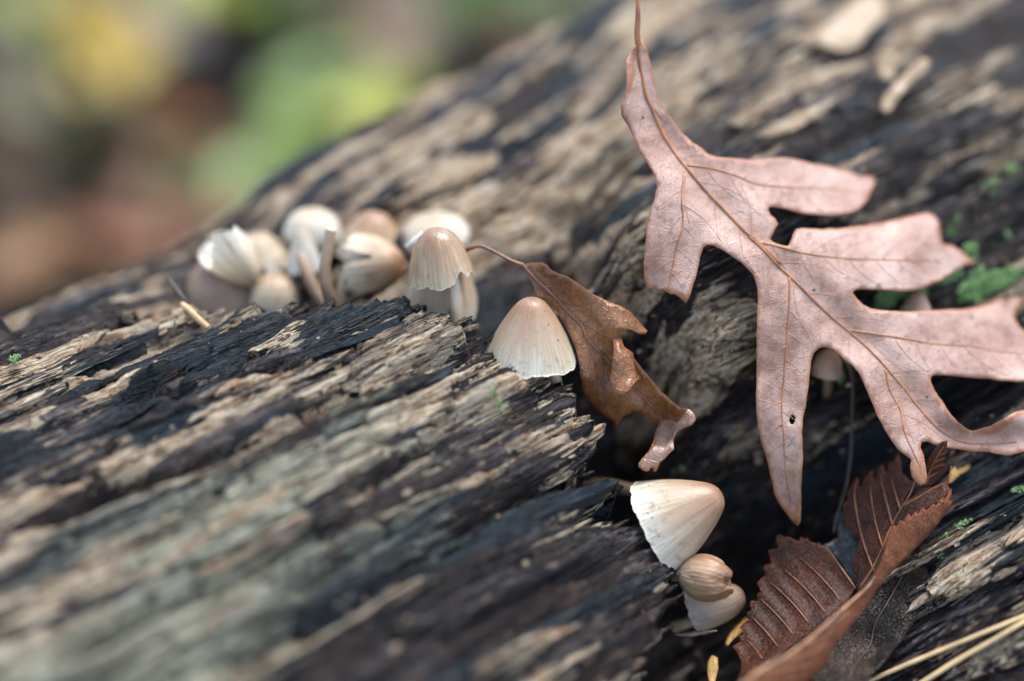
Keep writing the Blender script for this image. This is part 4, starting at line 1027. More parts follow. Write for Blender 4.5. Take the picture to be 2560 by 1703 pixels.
oak_mid = zp(Z4, '215 225, 216 330, 235 430, 255 530, 290 610, 330 700, 370 780, 430 870, 490 945, 560 1030, 640 1115, 720 1200, 800 1280, 870 1340, 940 1405, 1000 1465') + zp(Z5, '760 65, 830 130, 900 205, 970 270, 1050 350, 1130 430, 1210 500, 1270 550, 1350 620, 1420 690, 1490 770, 1560 850, 1620 930, 1690 1010, 1760 1070, 1850 1110, 1990 1120, 2120 1110')
om = np.array(oak_mid)
def oak_extra(X):
    d = np.full(len(X), 1e9)
    for i in range(0, len(om) - 1):
        ab = om[i + 1] - om[i]; t = np.clip(((X - om[i]) @ ab) / (ab @ ab), 0, 1)
        d = np.minimum(d, np.linalg.norm(X - om[i] - t[:, None] * ab, axis=1))
    curl = -.28 * sstep(60, 0, np.hypot(X[:, 0] - 1548, (X[:, 1] - 210) * .45))
    tail = -.30 * sstep(60, 0, np.hypot((X[:, 0] - 2480) * .35, X[:, 1] - 1040))
    tip = -.10 * np.exp(-((X[:, 0] - 2010) / 20) ** 2) * sstep(1200, 1290, X[:, 1])
    return .10 * np.exp(-(d / 40) ** 2) + curl + tail + tip
oakL = Leaf([(1595, 60, 25.2), (1560, 250, 25.15), (1650, 330, 25.5), (1620, 680, 25.1), (1700, 720, 25.05), (1700, 450, 25.3), (1900, 420, 26.0), (2180, 450, 27.1), (2000, 620, 25.45), (1920, 1000, 25.1), (1990, 1300, 25.55), (1990, 1200, 25.2), (2100, 800, 25.4), (2420, 640, 26.9), (2300, 600, 26.3), (2560, 850, 26.4), (2400, 850, 25.9), (2200, 1000, 25.1), (2310, 1200, 25.0), (2420, 1110, 25.3), (2560, 1070, 25.4)], oak_extra, .05, 71)
t_oak = thing('oak_leaf', pt(1990, 1300, 25.55), 'large pinkish tan lobed oak leaf standing over the log, stem pointing up', 'leaf')
oakL.blade('blade', oak_o, OAK, t_oak, tips=((1994, 1312, 42), (2312, 1195, 45), (2255, 400, 20), (1690, 745, 26), (2490, 1060, 60), (1555, 180, 50)), holes=[zp(Z5, '965 985, 972 972, 985 972, 995 985, 993 1005, 983 1022, 970 1018, 963 1002')])
oakL.veins('midrib', [(oak_mid, .042, .016)], OAKV, t_oak, lift=.0)
ov = [zp(Z4, '480 918, 600 932, 750 975, 860 1020, 1000 1038, 1150 1045, 1300 1050, 1420 1070'), zp(Z4, '470 955, 455 1100, 462 1250, 430 1350, 410 1450, 392 1540') + zp(Z5, '360 270, 345 330'),
      zp(Z4, '872 1345, 1000 1372, 1150 1410, 1350 1435, 1650 1445, 1900 1450'), zp(Z5, '965 272, 965 400, 955 550, 945 680, 935 800, 925 950, 935 1060, 940 1180, 950 1300, 972 1420'),
      zp(Z5, '1255 540, 1400 560, 1560 585, 1700 610, 1870 620, 2000 645, 2150 660'), zp(Z5, '1455 745, 1478 850, 1530 950, 1550 1060, 1590 1150, 1632 1240'), zp(Z4, '285 590, 330 640, 370 690')]
oakL.veins('side_vein', [(v, .021, .008) for v in ov], OAKV, t_oak, lift=.002)
fv = []
for i, v in enumerate([oak_mid] + ov): fv += fine_veins(v, oak_o, 100 + i, every=(95 if i == 0 else 62), r=.0105)
oakL.veins('fine_veins', fv, OAKF, t_oak, lift=-.002, k=5, step=14)
stalk = [pt(1588, -140, 25.0), pt(1594, -40, 25.05), pt(1595, 40, 25.1), pt(1593, 85, 25.15), pt(1596, 112, 25.2)]
V, F, t = tube(stalk, [.040, .042, .046, .052, .058], 12, 40, 3, .1)
mk('stalk', V, F, OAKV, t_oak)

# ---- the curled brown leaf in the middle
BRN = leaf_material('wet_brown_leaf', (.065, .021, .006), (.185, .066, .017), (.30, .135, .047), (.24, .085, .02), rough=.38, coat=.28, net=7, netd=.45, wet=.05, edgew=.04, bumpd=.03, bumps=.7)
BRNF = leaf_material('filmed_brown_leaf', (.12, .055, .03), (.22, .12, .08), (.33, .23, .17), (.24, .085, .02), rough=.30, coat=.35, net=7, netd=.3, film=.75, edgew=.05, bumpd=.03)
BRNV = vein_material('brown_vein', (.085, .030, .016), (.20, .085, .04))
bl_o = zp(Z2, '860 285, 930 275, 990 268, 1030 290, 1060 325, 1110 350, 1170 370, 1230 410, 1290 450, 1350 490, 1410 520, 1470 550, 1530 570, 1590 600, 1630 630, 1660 670, 1700 715, 1730 747, 1715 770, 1680 768, 1640 750, 1600 735, 1570 750, 1540 760, 1510 735, 1520 790, 1570 870, 1625 915, 1640 950, 1690 1010, 1740 1070, 1790 1130, 1840 1190, 1900 1250, 1960 1290, 2010 1302, 1960 1370, 1900 1420, 1820 1405, 1750 1370, 1700 1330, 1640 1300, 1600 1330, 1560 1345, 1540 1380, 1510 1420, 1490 1370, 1430 1340, 1360 1300, 1310 1240, 1285 1180, 1275 1100, 1262 1050, 1250 960, 1230 870, 1180 760, 1140 680, 1090 600, 1030 540, 960 510, 940 460, 920 400, 880 330')
bm = np.array(zp(Z2, '860 290, 930 370, 1030 460, 1110 540, 1180 620, 1270 710, 1310 800, 1380 880, 1460 960, 1560 1080, 1680 1190, 1780 1300, 1850 1400'))
def br_extra(X):
    d = np.full(len(X), 1e9); sg = np.zeros(len(X))
    for i in range(len(bm) - 1):
        ab = bm[i + 1] - bm[i]; t = np.clip(((X - bm[i]) @ ab) / (ab @ ab), 0, 1); q = X - bm[i] - t[:, None] * ab
        dd = np.linalg.norm(q, axis=1); s = np.sign(ab[0] * q[:, 1] - ab[1] * q[:, 0]); m_ = dd < d
        d[m_] = dd[m_]; sg[m_] = s[m_]
    # a trough along the midrib, upper half tipped to the sky
    ed = sstep(0, 90, d)
    return np.where(sg < 0, -.42 * ed, -.10 * ed)
brL = Leaf([(1307, 664, 25.45), (1390, 690, 25.4), (1500, 745, 25.5), (1590, 800, 25.6), (1400, 820, 25.35), (1480, 950, 25.4), (1440, 900, 25.35), (1540, 1060, 25.9), (1560, 960, 25.45), (1620, 1010, 25.4), (1700, 1025, 25.3), (1660, 1060, 25.5), (1470, 1010, 25.8)], br_extra, .07, 75)
t_br = thing('brown_leaf', pt(1540, 1066, 25.9), 'curled wet brown leaf with long stalk, leaning against the large bell-shaped cap', 'leaf')
brL.blade('blade', bl_o, BRN, t_br)
brL.veins('midrib', [([tuple(p) for p in bm], .036, .018)], BRNV, t_br)
bv = [zp(Z2, '1110 535, 1200 560, 1290 580, 1340 600'), zp(Z2, '1240 680, 1330 720, 1420 770, 1500 800'), zp(Z2, '1305 790, 1340 900, 1370 1000, 1400 1100, 1460 1220'), zp(Z2, '1330 830, 1400 880, 1450 930, 1490 960'), zp(Z2, '1170 620, 1160 680, 1190 740'), zp(Z2, '1010 440, 1080 440, 1150 470'), zp(Z2, '1420 1050, 1380 1150, 1400 1250')]
brL.veins('side_vein', [(v, .022, .010) for v in bv], BRNV, t_br, lift=.004)
fv = []
for i, v in enumerate([[tuple(p) for p in bm[:9]]] + bv): fv += fine_veins(v, bl_o, 300 + i, every=46, r=.008, maxlen=90)
brL.veins('fine_veins', fv, BRNV, t_br, lift=-.003, k=5, step=14)
stalk = [PZ(Z2, 462, 182, 25.6), PZ(Z2, 500, 168, 25.5), PZ(Z2, 560, 156, 25.45), PZ(Z2, 620, 176, 25.42), PZ(Z2, 700, 216, 25.42), PZ(Z2, 780, 258, 25.42), PZ(Z2, 868, 292, 25.42)]
V, F, t = tube(stalk, [.045, .042, .034, .028, .028, .032, .040], 12, 60, 6, .1)
mk('stalk', V, F, BRNV, t_br)
lobe = zp(Z2, '1470 715, 1520 735, 1545 790, 1570 860, 1610 890, 1632 905, 1645 950, 1690 1050, 1690 1075, 1645 1110, 1590 1175, 1540 1202, 1500 1180, 1470 1100, 1485 990, 1500 880, 1490 790')
lbL = Leaf([(1528, 820, 25.3), (1560, 900, 24.95), (1590, 960, 24.9), (1545, 985, 24.85), (1530, 930, 25.0), (1600, 935, 25.2)], None, .05, 77)
lbL.blade('curled_lobe', lobe, BRN, t_br, label='lobe curled over towards the front')
tailo = zp(Z2, '1780 1130, 1840 1190, 1900 1250, 1960 1290, 2020 1298, 2062 1330, 2072 1370, 2045 1410, 1990 1430, 1940 1455, 1918 1500, 1912 1540') + zp(Z3, '742 60, 695 100, 655 140, 628 200, 610 212, 600 175, 578 204, 540 200, 508 172, 508 145, 540 110, 580 70, 600 20') + zp(Z2, '1775 1510, 1800 1430, 1815 1400, 1790 1330, 1720 1230')
tlL = Leaf([(1650, 970, 25.35), (1700, 1020, 25.25), (1735, 1045, 25.15), (1680, 1080, 25.3), (1650, 1120, 25.15), (1600, 1165, 25.05), (1632, 1178, 25.1), (1690, 1120, 25.1), (1640, 1050, 25.5), (1664, 1100, 25.35)], None, .05, 79)
tlL.blade('filmed_tail', tailo, BRNF, t_br, label='tail of the leaf under a whitish film')

# ---- the reddish toothed leaf in the corner
RED = leaf_material('reddish_brown_toothed_leaf', (.026, .007, .004), (.066, .017, .007), (.125, .038, .016), (.17, .05, .02), rough=.54, coat=.05, spec=.28, net=13, netd=.55, wet=.04, edgew=.035, bumpd=.08, bumps=1.0)
REDB = leaf_material('reddish_leaf_back', (.065, .017, .006), (.120, .035, .011), (.18, .068, .026), (.20, .05, .015), rough=.55, coat=.0, net=13, netd=.45, edgew=.035, bumpd=.05, bumps=.9, spec=.25)
REDV = vein_material('red_leaf_vein', (.09, .03, .012), (.24, .10, .035))
mid = np.array(zp(Z6, '985 965, 240 1530')); P0m, P1m = mid
vd = np.array(zp(Z6, '985 965, 790 690')); vdir = vd[1] - vd[0]
Bm = np.linalg.inv(np.stack([P1m - P0m, vdir], 1))
def pleat(X):
    ab = (X - P0m) @ Bm.T; ph = ab[:, 0] * 7.4 + .06 * np.sin(ab[:, 1] * 5)
    tri_ = np.abs(((ph + .5) % 1) - .5) * 2
    return .062 * tri_ ** 1.3 * sstep(-.1, .25, ab[:, 1])
t_red = thing('toothed_leaf', pt(1860, 1690, 23.6), 'reddish brown toothed leaf with ribbed veins and folded midrib, close to the pale straws', 'leaf')
rl_o = zp(Z6, '985 965, 960 910, 920 860, 870 800, 830 740, 800 712, 815 700, 770 690, 745 668, 730 680, 690 665, 672 640, 650 640, 630 628, 616 660, 570 640, 548 628, 520 630, 497 614, 475 622, 470 660, 488 700, 450 712, 420 716, 430 770, 443 805, 400 812, 382 830, 402 880, 368 906, 345 930, 367 980, 345 1000, 352 1050, 308 1042, 298 1070, 312 1110, 278 1126, 292 1170, 255 1188, 232 1212, 257 1258, 222 1270, 238 1310, 186 1338, 217 1380, 242 1430, 246 1480, 236 1530, 200 1580, 150 1640, 120 1700, 230 1640, 400 1470, 520 1370, 640 1280, 760 1200, 860 1120, 930 1050')
rdL = Leaf([(2139, 1471, 25.2), (2050, 1380, 25.5), (1945, 1340, 25.7), (1900, 1420, 25.5), (1870, 1530, 25.1), (1850, 1640, 24.6), (1990, 1600, 24.6), (2080, 1530, 24.9), (1880, 1703, 24.1), (1960, 1470, 25.3), (1820, 1740, 24.0)], pleat, .03, 81)
rdL.blade('ribbed_half', rl_o, RED, t_red, res=10)
rv = []
for k in range(1, 8):
    a0 = P0m + (P1m - P0m) * (k / 7.4)
    vp = np.array([a0 + vdir * s + np.array([-18, 6]) * s * s for s in np.linspace(0, 1.15, 24)])
    vp = vp[inside(rl_o, vp) & ((dist_poly(rl_o, vp) > 5) | (np.arange(24) < 3))]
    if len(vp) > 4: rv.append(([tuple(q) for q in vp[::3]], .014, .007))
rv.append(([tuple(P0m + vdir * s) for s in (0, .4, .8, .98)], .02, .01))
rdL.veins('side_vein', [r for r in rv], REDV, t_red, lift=.004)
ru_o = zp(Z6, '1000 985, 985 890, 960 800, 1000 700, 1022 640, 985 620, 962 588, 918 580, 908 545, 918 510, 906 480, 912 450, 905 425, 918 410, 938 380, 928 345, 950 318, 968 275, 1000 240, 1008 275, 1002 300, 1032 298, 1045 250, 1088 195, 1096 230, 1106 262, 1128 235, 1136 180, 1158 158, 1178 205, 1196 198, 1202 150, 1238 132, 1262 85, 1284 130, 1282 200, 1322 250, 1355 278, 1330 330, 1290 400, 1340 380, 1420 320, 1500 300, 1545 268, 1590 222, 1598 260, 1586 295, 1600 330, 1560 370, 1500 410, 1440 450, 1350 500, 1290 545, 1240 580, 1210 640, 1195 720, 1150 810, 1105 880, 1055 940')
ruL = Leaf([(2145, 1478, 25.15), (2150, 1330, 25.5), (2110, 1260, 25.7), (2200, 1190, 25.7), (2250, 1160, 25.8), (2300, 1240, 25.4), (2370, 1200, 25.5), (2220, 1380, 25.1), (2250, 1300, 25.2), (2150, 1220, 25.7)], None, .07, 83)
ruL.blade('tip_half', ru_o, RED, t_red, res=11)
uv_ = [zp(Z6, '1010 960, 1080 860, 1150 720, 1200 600, 1250 500, 1290 430, 1340 350, 1370 270'), zp(Z6, '1105 855, 1040 680, 1000 520, 978 360, 985 280'), zp(Z6, '1165 710, 1120 560, 1090 400, 1080 290'), zp(Z6, '1225 560, 1190 420, 1160 300, 1150 220'), zp(Z6, '1275 450, 1240 340, 1215 230'), zp(Z6, '1290 430, 1380 380, 1480 320, 1560 280')]
ruL.veins('side_vein', [(v, .022, .009) for v in uv_], REDV, t_red, lift=.004)
fg_o = zp(Z6, '1400 300, 1420 240, 1440 180, 1460 120, 1500 60, 1548 12, 1582 6, 1580 40, 1572 62, 1584 88, 1560 95, 1584 122, 1552 142, 1580 168, 1560 200, 1530 240, 1490 280, 1440 310')
fgL = Leaf([(2310, 1210, 25.55), (2330, 1150, 25.3), (2365, 1105, 25.2), (2360, 1170, 25.45), (2330, 1215, 25.5)], None, .05, 85)
fgL.blade('raised_tooth', fg_o, RED, t_red, res=9)
fgL.veins('side_vein', [(zp(Z6, '1440 300, 1470 200, 1520 100, 1560 40'), .02, .009)] + [(zp(Z6, s), .011, .006) for s in ('1470 200, 1520 170, 1560 165', '1490 150, 1530 130, 1560 120', '1505 115, 1540 95, 1565 90', '1455 250, 1500 220, 1540 210')], REDV, t_red, lift=.004)
fb_o = zp(Z6, '120 1720, 210 1600, 330 1515, 480 1430, 620 1340, 740 1240, 860 1130, 960 1040, 1060 950, 1110 880, 1150 800, 1180 710, 1188 640, 1215 585, 1232 555, 1248 566, 1275 520, 1300 528, 1328 475, 1345 500, 1372 462, 1388 480, 1425 435, 1445 462, 1490 415, 1505 430, 1545 380, 1560 395, 1590 345, 1608 310, 1606 360, 1590 400, 1622 392, 1600 440, 1560 490, 1510 560, 1440 640, 1380 700, 1320 760, 1250 820, 1200 870, 1130 960, 1080 1040, 1010 1140, 920 1250, 860 1320, 820 1400, 780 1480, 690 1570, 640 1640, 500 1760')
fm = np.array(zp(Z6, '340 1640, 600 1470, 800 1320, 960 1150, 1100 980, 1220 780, 1330 620, 1450 520, 1600 360'))
def fold_extra(X):
    d = np.full(len(X), 1e9)
    for i in range(len(fm) - 1):
        ab = fm[i + 1] - fm[i]; t = np.clip(((X - fm[i]) @ ab) / (ab @ ab), 0, 1)
        d = np.minimum(d, np.linalg.norm(X - fm[i] - t[:, None] * ab, axis=1))
    return .5 * (d / 60) ** 2 * .35 + .014 * np.sin((X[:, 0] * .9 - X[:, 1] * .45) * .16)
fbL = Leaf([(1890, 1730, 22.7), (2000, 1650, 23.1), (2080, 1600, 23.5), (2140, 1530, 23.9), (2200, 1450, 24.2), (2250, 1370, 24.5), (2300, 1310, 24.7), (2370, 1250, 25.0)], fold_extra, .05, 87)
fbL.blade('folded_half', fb_o, REDB, t_red, res=11, label='other half of the leaf folded up towards the viewer')
fbL.veins('midrib', [(zp(Z6, '150 1690, 330 1525, 480 1440, 620 1350, 740 1250, 860 1140, 960 1050, 1060 960, 1112 890'), .05, .03)], REDV, t_red, lift=.01)
fbL.veins('side_vein', [(zp(Z6, s), .016, .008) for s in ('480 1445, 600 1420, 720 1370, 800 1310', '620 1350, 760 1290, 860 1230', '350 1520, 500 1500, 640 1470, 740 1440', '740 1250, 850 1190, 940 1120', '240 1600, 400 1580, 560 1560, 660 1530')], REDV, t_red, lift=.0)

# ---- dark wet leaf under it, and scraps
DRK = leaf_material('dark_wet_leaf', (.004, .003, .0025), (.012, .008, .006), (.055, .032, .019), (.02, .014, .01), rough=.42, coat=.0, net=9, netd=.12, wet=.15, edgew=.03, bumpd=.05, bumps=.8, spec=.25)
TEAL = leaf_material('slate_wet_leaf', (.016, .021, .024), (.042, .054, .060), (.10, .12, .125), (.02, .02, .02), rough=.28, coat=.4, net=6, netd=.4, edgew=.03, bumpd=.08, bumps=1.0)
YEL = leaf_material('yellow_scrap', (.30, .15, .035), (.45, .26, .07), (.55, .36, .13), (.25, .10, .02), rough=.45, net=9, netd=.2, edgew=.03)
t = thing('wet_leaf', pt(2200, 1600, 25.0), 'dark decaying wet leaf plastered to the wood under the reddish toothed leaf', 'leaf')
dkL = Leaf([(2270, 1380, 25.4), (2315, 1450, 25.15), (2290, 1540, 24.8), (2210, 1650, 24.4), (2100, 1600, 24.75), (2150, 1500, 25.2), (2200, 1440, 25.4), (2040, 1690, 24.1)], None, .10, 91)
dkL.blade('blade', zp(Z6, '1250 760, 1330 700, 1390 720, 1430 780, 1455 860, 1450 960, 1440 1040, 1390 1070, 1380 1150, 1330 1230, 1270 1320, 1210 1400, 1150 1470, 1090 1530, 1050 1620, 650 1640, 720 1480, 820 1300, 960 1120, 1090 940'), DRK, t, res=10, jit=2)
dkL.veins('midrib', [(zp(Z6, '1330 740, 1290 880, 1190 1060, 1110 1200, 1080 1330, 990 1450, 930 1570'), .022, .012)], vein_material('dark_vein', (.008, .006, .005), (.03, .02, .014)), t)
t = thing('slate_leaf', pt(2110, 1380, 25.7), 'slate grey wet leaf scrap showing through the gap of the toothed leaf', 'leaf')
slL = Leaf([(2095, 1300, 26.0), (2150, 1350, 25.9), (2120, 1420, 25.8), (2110, 1470, 25.5)], None, .09, 93)
slL.blade('blade', zp(Z6, '850 480, 900 465, 950 560, 1020 620, 1060 700, 1060 800, 1030 900, 990 950, 950 900, 900 830, 850 770, 800 720, 760 690, 830 660, 880 640'), TEAL, t, res=10, jit=2)
def scrap(name, outline, ctrl, mat, label, seed, cat='leaf'):
    o = np.array(outline).mean(0)
    t = thing(name, pt(o[0], o[1], np.mean([c[2] for c in ctrl])), label, cat)
    L = Leaf(ctrl, None, .08, seed); L.blade('blade', outline, mat, t, res=9)
    return t
scrap('yellow_leaf_scrap', zp(Z6, '1575 290, 1590 230, 1605 190, 1650 160, 1700 146, 1735 158, 1722 195, 1660 232, 1612 278'), [(2368, 1200, 25.6), (2400, 1165, 25.7), (2425, 1160, 25.75), (2380, 1195, 25.6)], YEL, 'small curled yellow leaf scrap above the raised tooth of the reddish leaf', 95)
scrap('yellow_leaf_scrap', zp(Z6, '1440 420, 1480 350, 1530 320, 1570 330, 1560 380, 1500 420'), [(2325, 1250, 25.6), (2345, 1230, 25.7), (2360, 1235, 25.65), (2335, 1260, 25.6)], YEL, 'tiny yellow leaf scrap seen through a hole of the reddish toothed leaf', 96)
scrap('yellow_leaf_scrap', zp(Z6, '125 1330, 150 1270, 200 1210, 270 1150, 300 1165, 270 1230, 200 1290, 150 1345'), [(1810, 1610, 25.4), (1840, 1565, 25.5), (1870, 1545, 25.55), (1825, 1600, 25.3)], YEL, 'narrow yellow leaf scrap along the left edge of the reddish toothed leaf', 97)
scrap('yellow_leaf_scrap', zp(Z6, '20 1440, 50 1400, 95 1415, 95 1490, 75 1568, 60 1620, 35 1580, 18 1500'), [(1772, 1660, 25.1), (1785, 1640, 25.2), (1795, 1680, 25.0), (1780, 1720, 24.8)], YEL, 'yellow leaf scrap at the bottom below the pale shaded cap', 98)
TANL = leaf_material('tan_fallen_leaf', (.20, .13, .07), (.28, .195, .11), (.36, .27, .17), (.40, .26, .13), rough=.5, net=5, netd=.15)
scrap('tan_leaf', zp(Z4, '1085 235, 1130 200, 1200 170, 1300 110, 1380 50, 1450 -10, 1540 -30, 1585 30, 1560 110, 1490 180, 1440 260, 1350 290, 1270 270, 1200 250, 1130 255'), [(1990, 105, 29.6), (2050, 100, 29.3), (2150, 60, 29.6), (2180, 0, 30.2), (2210, 20, 30.0), (2120, 130, 29.2)], TANL, 'blurred tan leaf lying far back on the log near the top edge', 99)
for k, (pts_, l) in enumerate([('1545 400, 1560 330, 1590 300, 1640 300, 1655 350, 1630 440, 1590 450', 'upper left small pale leaf of the pair lying far back on the log'), ('1560 600, 1580 540, 1630 480, 1720 380, 1790 320, 1835 340, 1810 400, 1720 470, 1660 540, 1620 610, 1580 625', 'longer pale leaf of the pair lying far back on the log')]):
    oo = zp(Z4, pts_); c = np.array(oo).mean(0)
    D_, u_, g_ = hit(c[0], c[1])
    scrap('pale_leaf', oo, [(c[0] - 30, c[1] + 30, D_ - .85), (c[0] + 40, c[1] - 40, D_ - .7), (c[0] + 20, c[1] + 30, D_ - .9), (c[0], c[1] - 40, D_ - .65)], TANL, l, 110 + k)
# ------------------------------------------------------------------ straws, twigs, moss
def simple(name, col, rough=.5, n=6.0, var=.5, bump=.3, **kw):
    M = NM(name); p = M.pos(); q = M.noise(p, n, 4, .6)
    return M.set(col=M.ramp(q, [(.3, tuple(c * (1 - var) for c in col)), (.7, tuple(min(1, c * (1 + var * .6)) for c in col))]), rough=rough, nor=M.bump(q, bump, .03), **kw)
STRAW = simple('straw', (.56, .40, .20), .42, 3, .25, .2, coat=.15)
BARKD = simple('dark_twig', (.035, .026, .022), .5, 9, .6, .8)
STUB = simple('pale_twig', (.45, .30, .15), .5, 5, .4, .4)

def rod(name, P, R, mat, label, cat, k=10, n=60, group=None, rough=.06):
    V, F, t = tube(P, R, k, n, 9, rough)
    return mk(name, V, F, mat, None, None, label=label, cat=cat, group=group, origin=P[0])
def SF(Z, X, Y, up):
    x, y = Z(X, Y); return pt(x, y, min(hit(x + dx, y + dy)[0] for dx in (-25, 0, 25) for dy in (-20, 0, 20)) - up)
rod('straw', [SF(Z6, 900, 1640, .28), SF(Z6, 1075, 1565, .28), SF(Z6, 1400, 1425, .28), SF(Z6, 1750, 1280, .28), SF(Z6, 2085, 1142, .28), SF(Z6, 2300, 1050, .28)], [.034, .036, .038, .036, .034, .034], STRAW, 'pale dry pine straw, the upper and longer of the two in the corner', 'straw', group='pale straws lying in the corner')
def SF(Z, X, Y, up):
    x, y = Z(X, Y); return pt(x, y, min(hit(x + dx, y + dy)[0] for dx in (-25, 0, 25) for dy in (-20, 0, 20)) - up)
rod('straw', [SF(Z6, 1330, 1630, .28), SF(Z6, 1430, 1570, .28), SF(Z6, 1650, 1430, .28), SF(Z6, 1880, 1300, .28), SF(Z6, 2085, 1180, .28), SF(Z6, 2300, 1060, .28)], [.040, .042, .044, .042, .04, .036], STRAW, 'pale dry pine straw, the lower and thicker of the two in the corner', 'straw', group='pale straws lying in the corner')
rod('dark_stalk', [PZ(Z5, 1230, 690, 26.0), PZ(Z5, 1262, 718, 25.95), PZ(Z5, 1282, 765, 25.95), PZ(Z5, 1286, 840, 26.0), PZ(Z5, 1282, 1000, 26.1), PZ(Z5, 1275, 1180, 26.1), PZ(Z5, 1250, 1350, 26.0), PZ(Z5, 1205, 1490, 25.9), PZ(Z5, 1190, 1570, 25.9)], [.035, .045, .045, .034, .03, .03, .028, .028, .03], BARKD, 'thin dark stalk hooking up to the oak leaf edge beside the tiny button mushroom', 'stalk')
rod('dark_twig', [pt(418, 694, 26.4), pt(434, 715, 26.3), pt(462, 752, 26.2), pt(490, 775, 26.4)], [.040, .045, .055, .06], BARKD, 'short dark twig poking up at the left end of the mushroom row', 'twig')
rod('pale_stub', [pt(455, 760, 25.9), pt(470, 772, 25.8), pt(494, 796, 25.7), pt(520, 820, 25.7)], [.045, .06, .065, .06], STUB, 'short pale twig stub in front of the dark twig', 'twig')
rod('wood_sliver', [PZ(Z3, 755, 1268, 25.0), PZ(Z3, 850, 1266, 24.95), PZ(Z3, 940, 1252, 25.0), PZ(Z3, 1020, 1240, 25.05)], [.02, .045, .04, .015], simple('sliver', (.13, .09, .065), .5, 9, .6, .6), 'thin brown wood sliver lying below the pale shaded cap', 'splinter', rough=.3)
rod('orange_bark_bit', [pt(648, 975, 24.4), pt(668, 962, 24.3), pt(690, 950, 24.4)], [.03, .10, .02], simple('orange_bark', (.50, .23, .09), .55, 6, .4, .6), 'small orange flake of rotten wood in the crack of the near layer', 'flake', rough=.3)

MOSS = [NM('moss_green'), ]
M = MOSS[0]
q = M.at('tone')
M.set(col=M.ramp(q, [(0, (.10, .19, .07)), (.5, (.30, .49, .20)), (1, (.56, .78, .40))]), rough=.6, spec=.3, sss=.15, ssss=.05)
def moss(ells, n, label, seed, size=.034):
    """a patch of moss: tiny upright leaflets rooted on the log"""
    rs = np.random.default_rng(seed); V, F, tn = [], [], []
    for (cx, cy, rx, ry, ang) in ells:
        D, u0, g0 = hit(cx, cy)
        nn = max(12, int(n * rx * ry / sum(e[2] * e[3] for e in ells)))
        a = math.radians(ang)
        for _ in range(nn):
            r = math.sqrt(rs.random()); th = rs.random() * 6.283
            if rs.random() > 1.15 - r ** 3: continue
            px_ = r * rx * math.cos(th); py_ = r * ry * math.sin(th)
            X = cx + px_ * math.cos(a) + py_ * math.sin(a); Y = cy - px_ * math.sin(a) + py_ * math.cos(a)
            uu = u0 + ((X - cx) * .88 - (Y - cy) * .40) * D / FPX * 1.15
            gg = g0 - ((X - cx) * .40 + (Y - cy) * 1.0) * D / FPX * 1.15
            if fbm(np.array([uu * 1.6]), np.array([gg * 2.2]), 2, seed)[0] < -.02: continue
            u_, g_ = np.array([uu]), np.array([gg])
            hb = T(u_, g_) + relief(u_, g_)
            base = S(u_, g_, hb)[0]
            hump = .06 * (1 - r * r)
            base = base + N0 * (hump + rs.uniform(0, .06)); t0 = rs.random() * .6 + .4 * rs.random()
            for k in range(5):
                d = rs.standard_normal(3) + N0 * 1.3; d /= np.linalg.norm(d); s = np.cross(d, rs.standard_normal(3)); s /= np.linalg.norm(s)
                L = size * rs.uniform(.6, 1.5); i = len(V)
                V += [base - s * L * .3, base + s * L * .3, base + d * L + s * L * .12, base + d * L * 1.5, base + d * L - s * L * .12]
                F += [(i, i + 1, i + 2, i + 3, i + 4)]; tn += [t0 * .6, t0 * .6, t0, min(1, t0 + .25), t0]
    mk('moss', np.array(V), F, M.m, None, dict(tone=np.array(tn)), smooth=False, label=label, cat='moss', kind='stuff', group='moss patches on the log')
moss([(2470, 720, 95, 30, 22), (2360, 700, 45, 18, 20), (2265, 750, 60, 22, 15), (2210, 770, 30, 14, 10), (2420, 650, 26, 12, 10)], 5200, 'bright green moss cushion on the log behind the right lobes of the oak leaf', 1)
moss([(2400, 590, 26, 18, 0), (2450, 575, 34, 22, 15), (2520, 610, 18, 12, 0), (2370, 605, 16, 10, 0), (2470, 490, 16, 12, 0), (2520, 450, 16, 12, 0), (2510, 320, 12, 9, 0)], 800, 'scattered small green moss tufts far right, above the upper right lobes of the oak leaf', 2)
moss([(2055, 1000, 40, 14, 35), (2085, 975, 22, 10, 35), (2030, 1020, 14, 8, 30)], 500, 'green moss tuft below the tiny button mushroom under the oak leaf', 3, .03)
moss([(2470, 1255, 34, 12, 15), (2500, 1240, 20, 10, 10), (2400, 1320, 22, 7, 30), (2360, 1345, 10, 6, 30), (2330, 1420, 12, 20, 0), (2540, 1230, 18, 9, 0)], 500, 'thin green moss tufts on dark wood right of the reddish toothed leaf', 4, .03)
moss([(1690, 1320, 9, 7, 0), (1815, 1160, 8, 6, 0), (2000, 1010, 8, 5, 0), (1825, 1165, 5, 5, 0), (1532, 1258, 7, 6, 20), (1700, 1200, 5, 5, 0), (1250, 1035, 12, 8, 20), (1235, 1030, 8, 6, 0)], 200, 'stray green moss specks around the leaning cream cap', 5, .025)
moss([(150, 905, 30, 9, 22), (60, 940, 16, 6, 20), (850, 575, 10, 16, 0)], 220, 'green moss film along the pale strip at the far left', 6, .03)

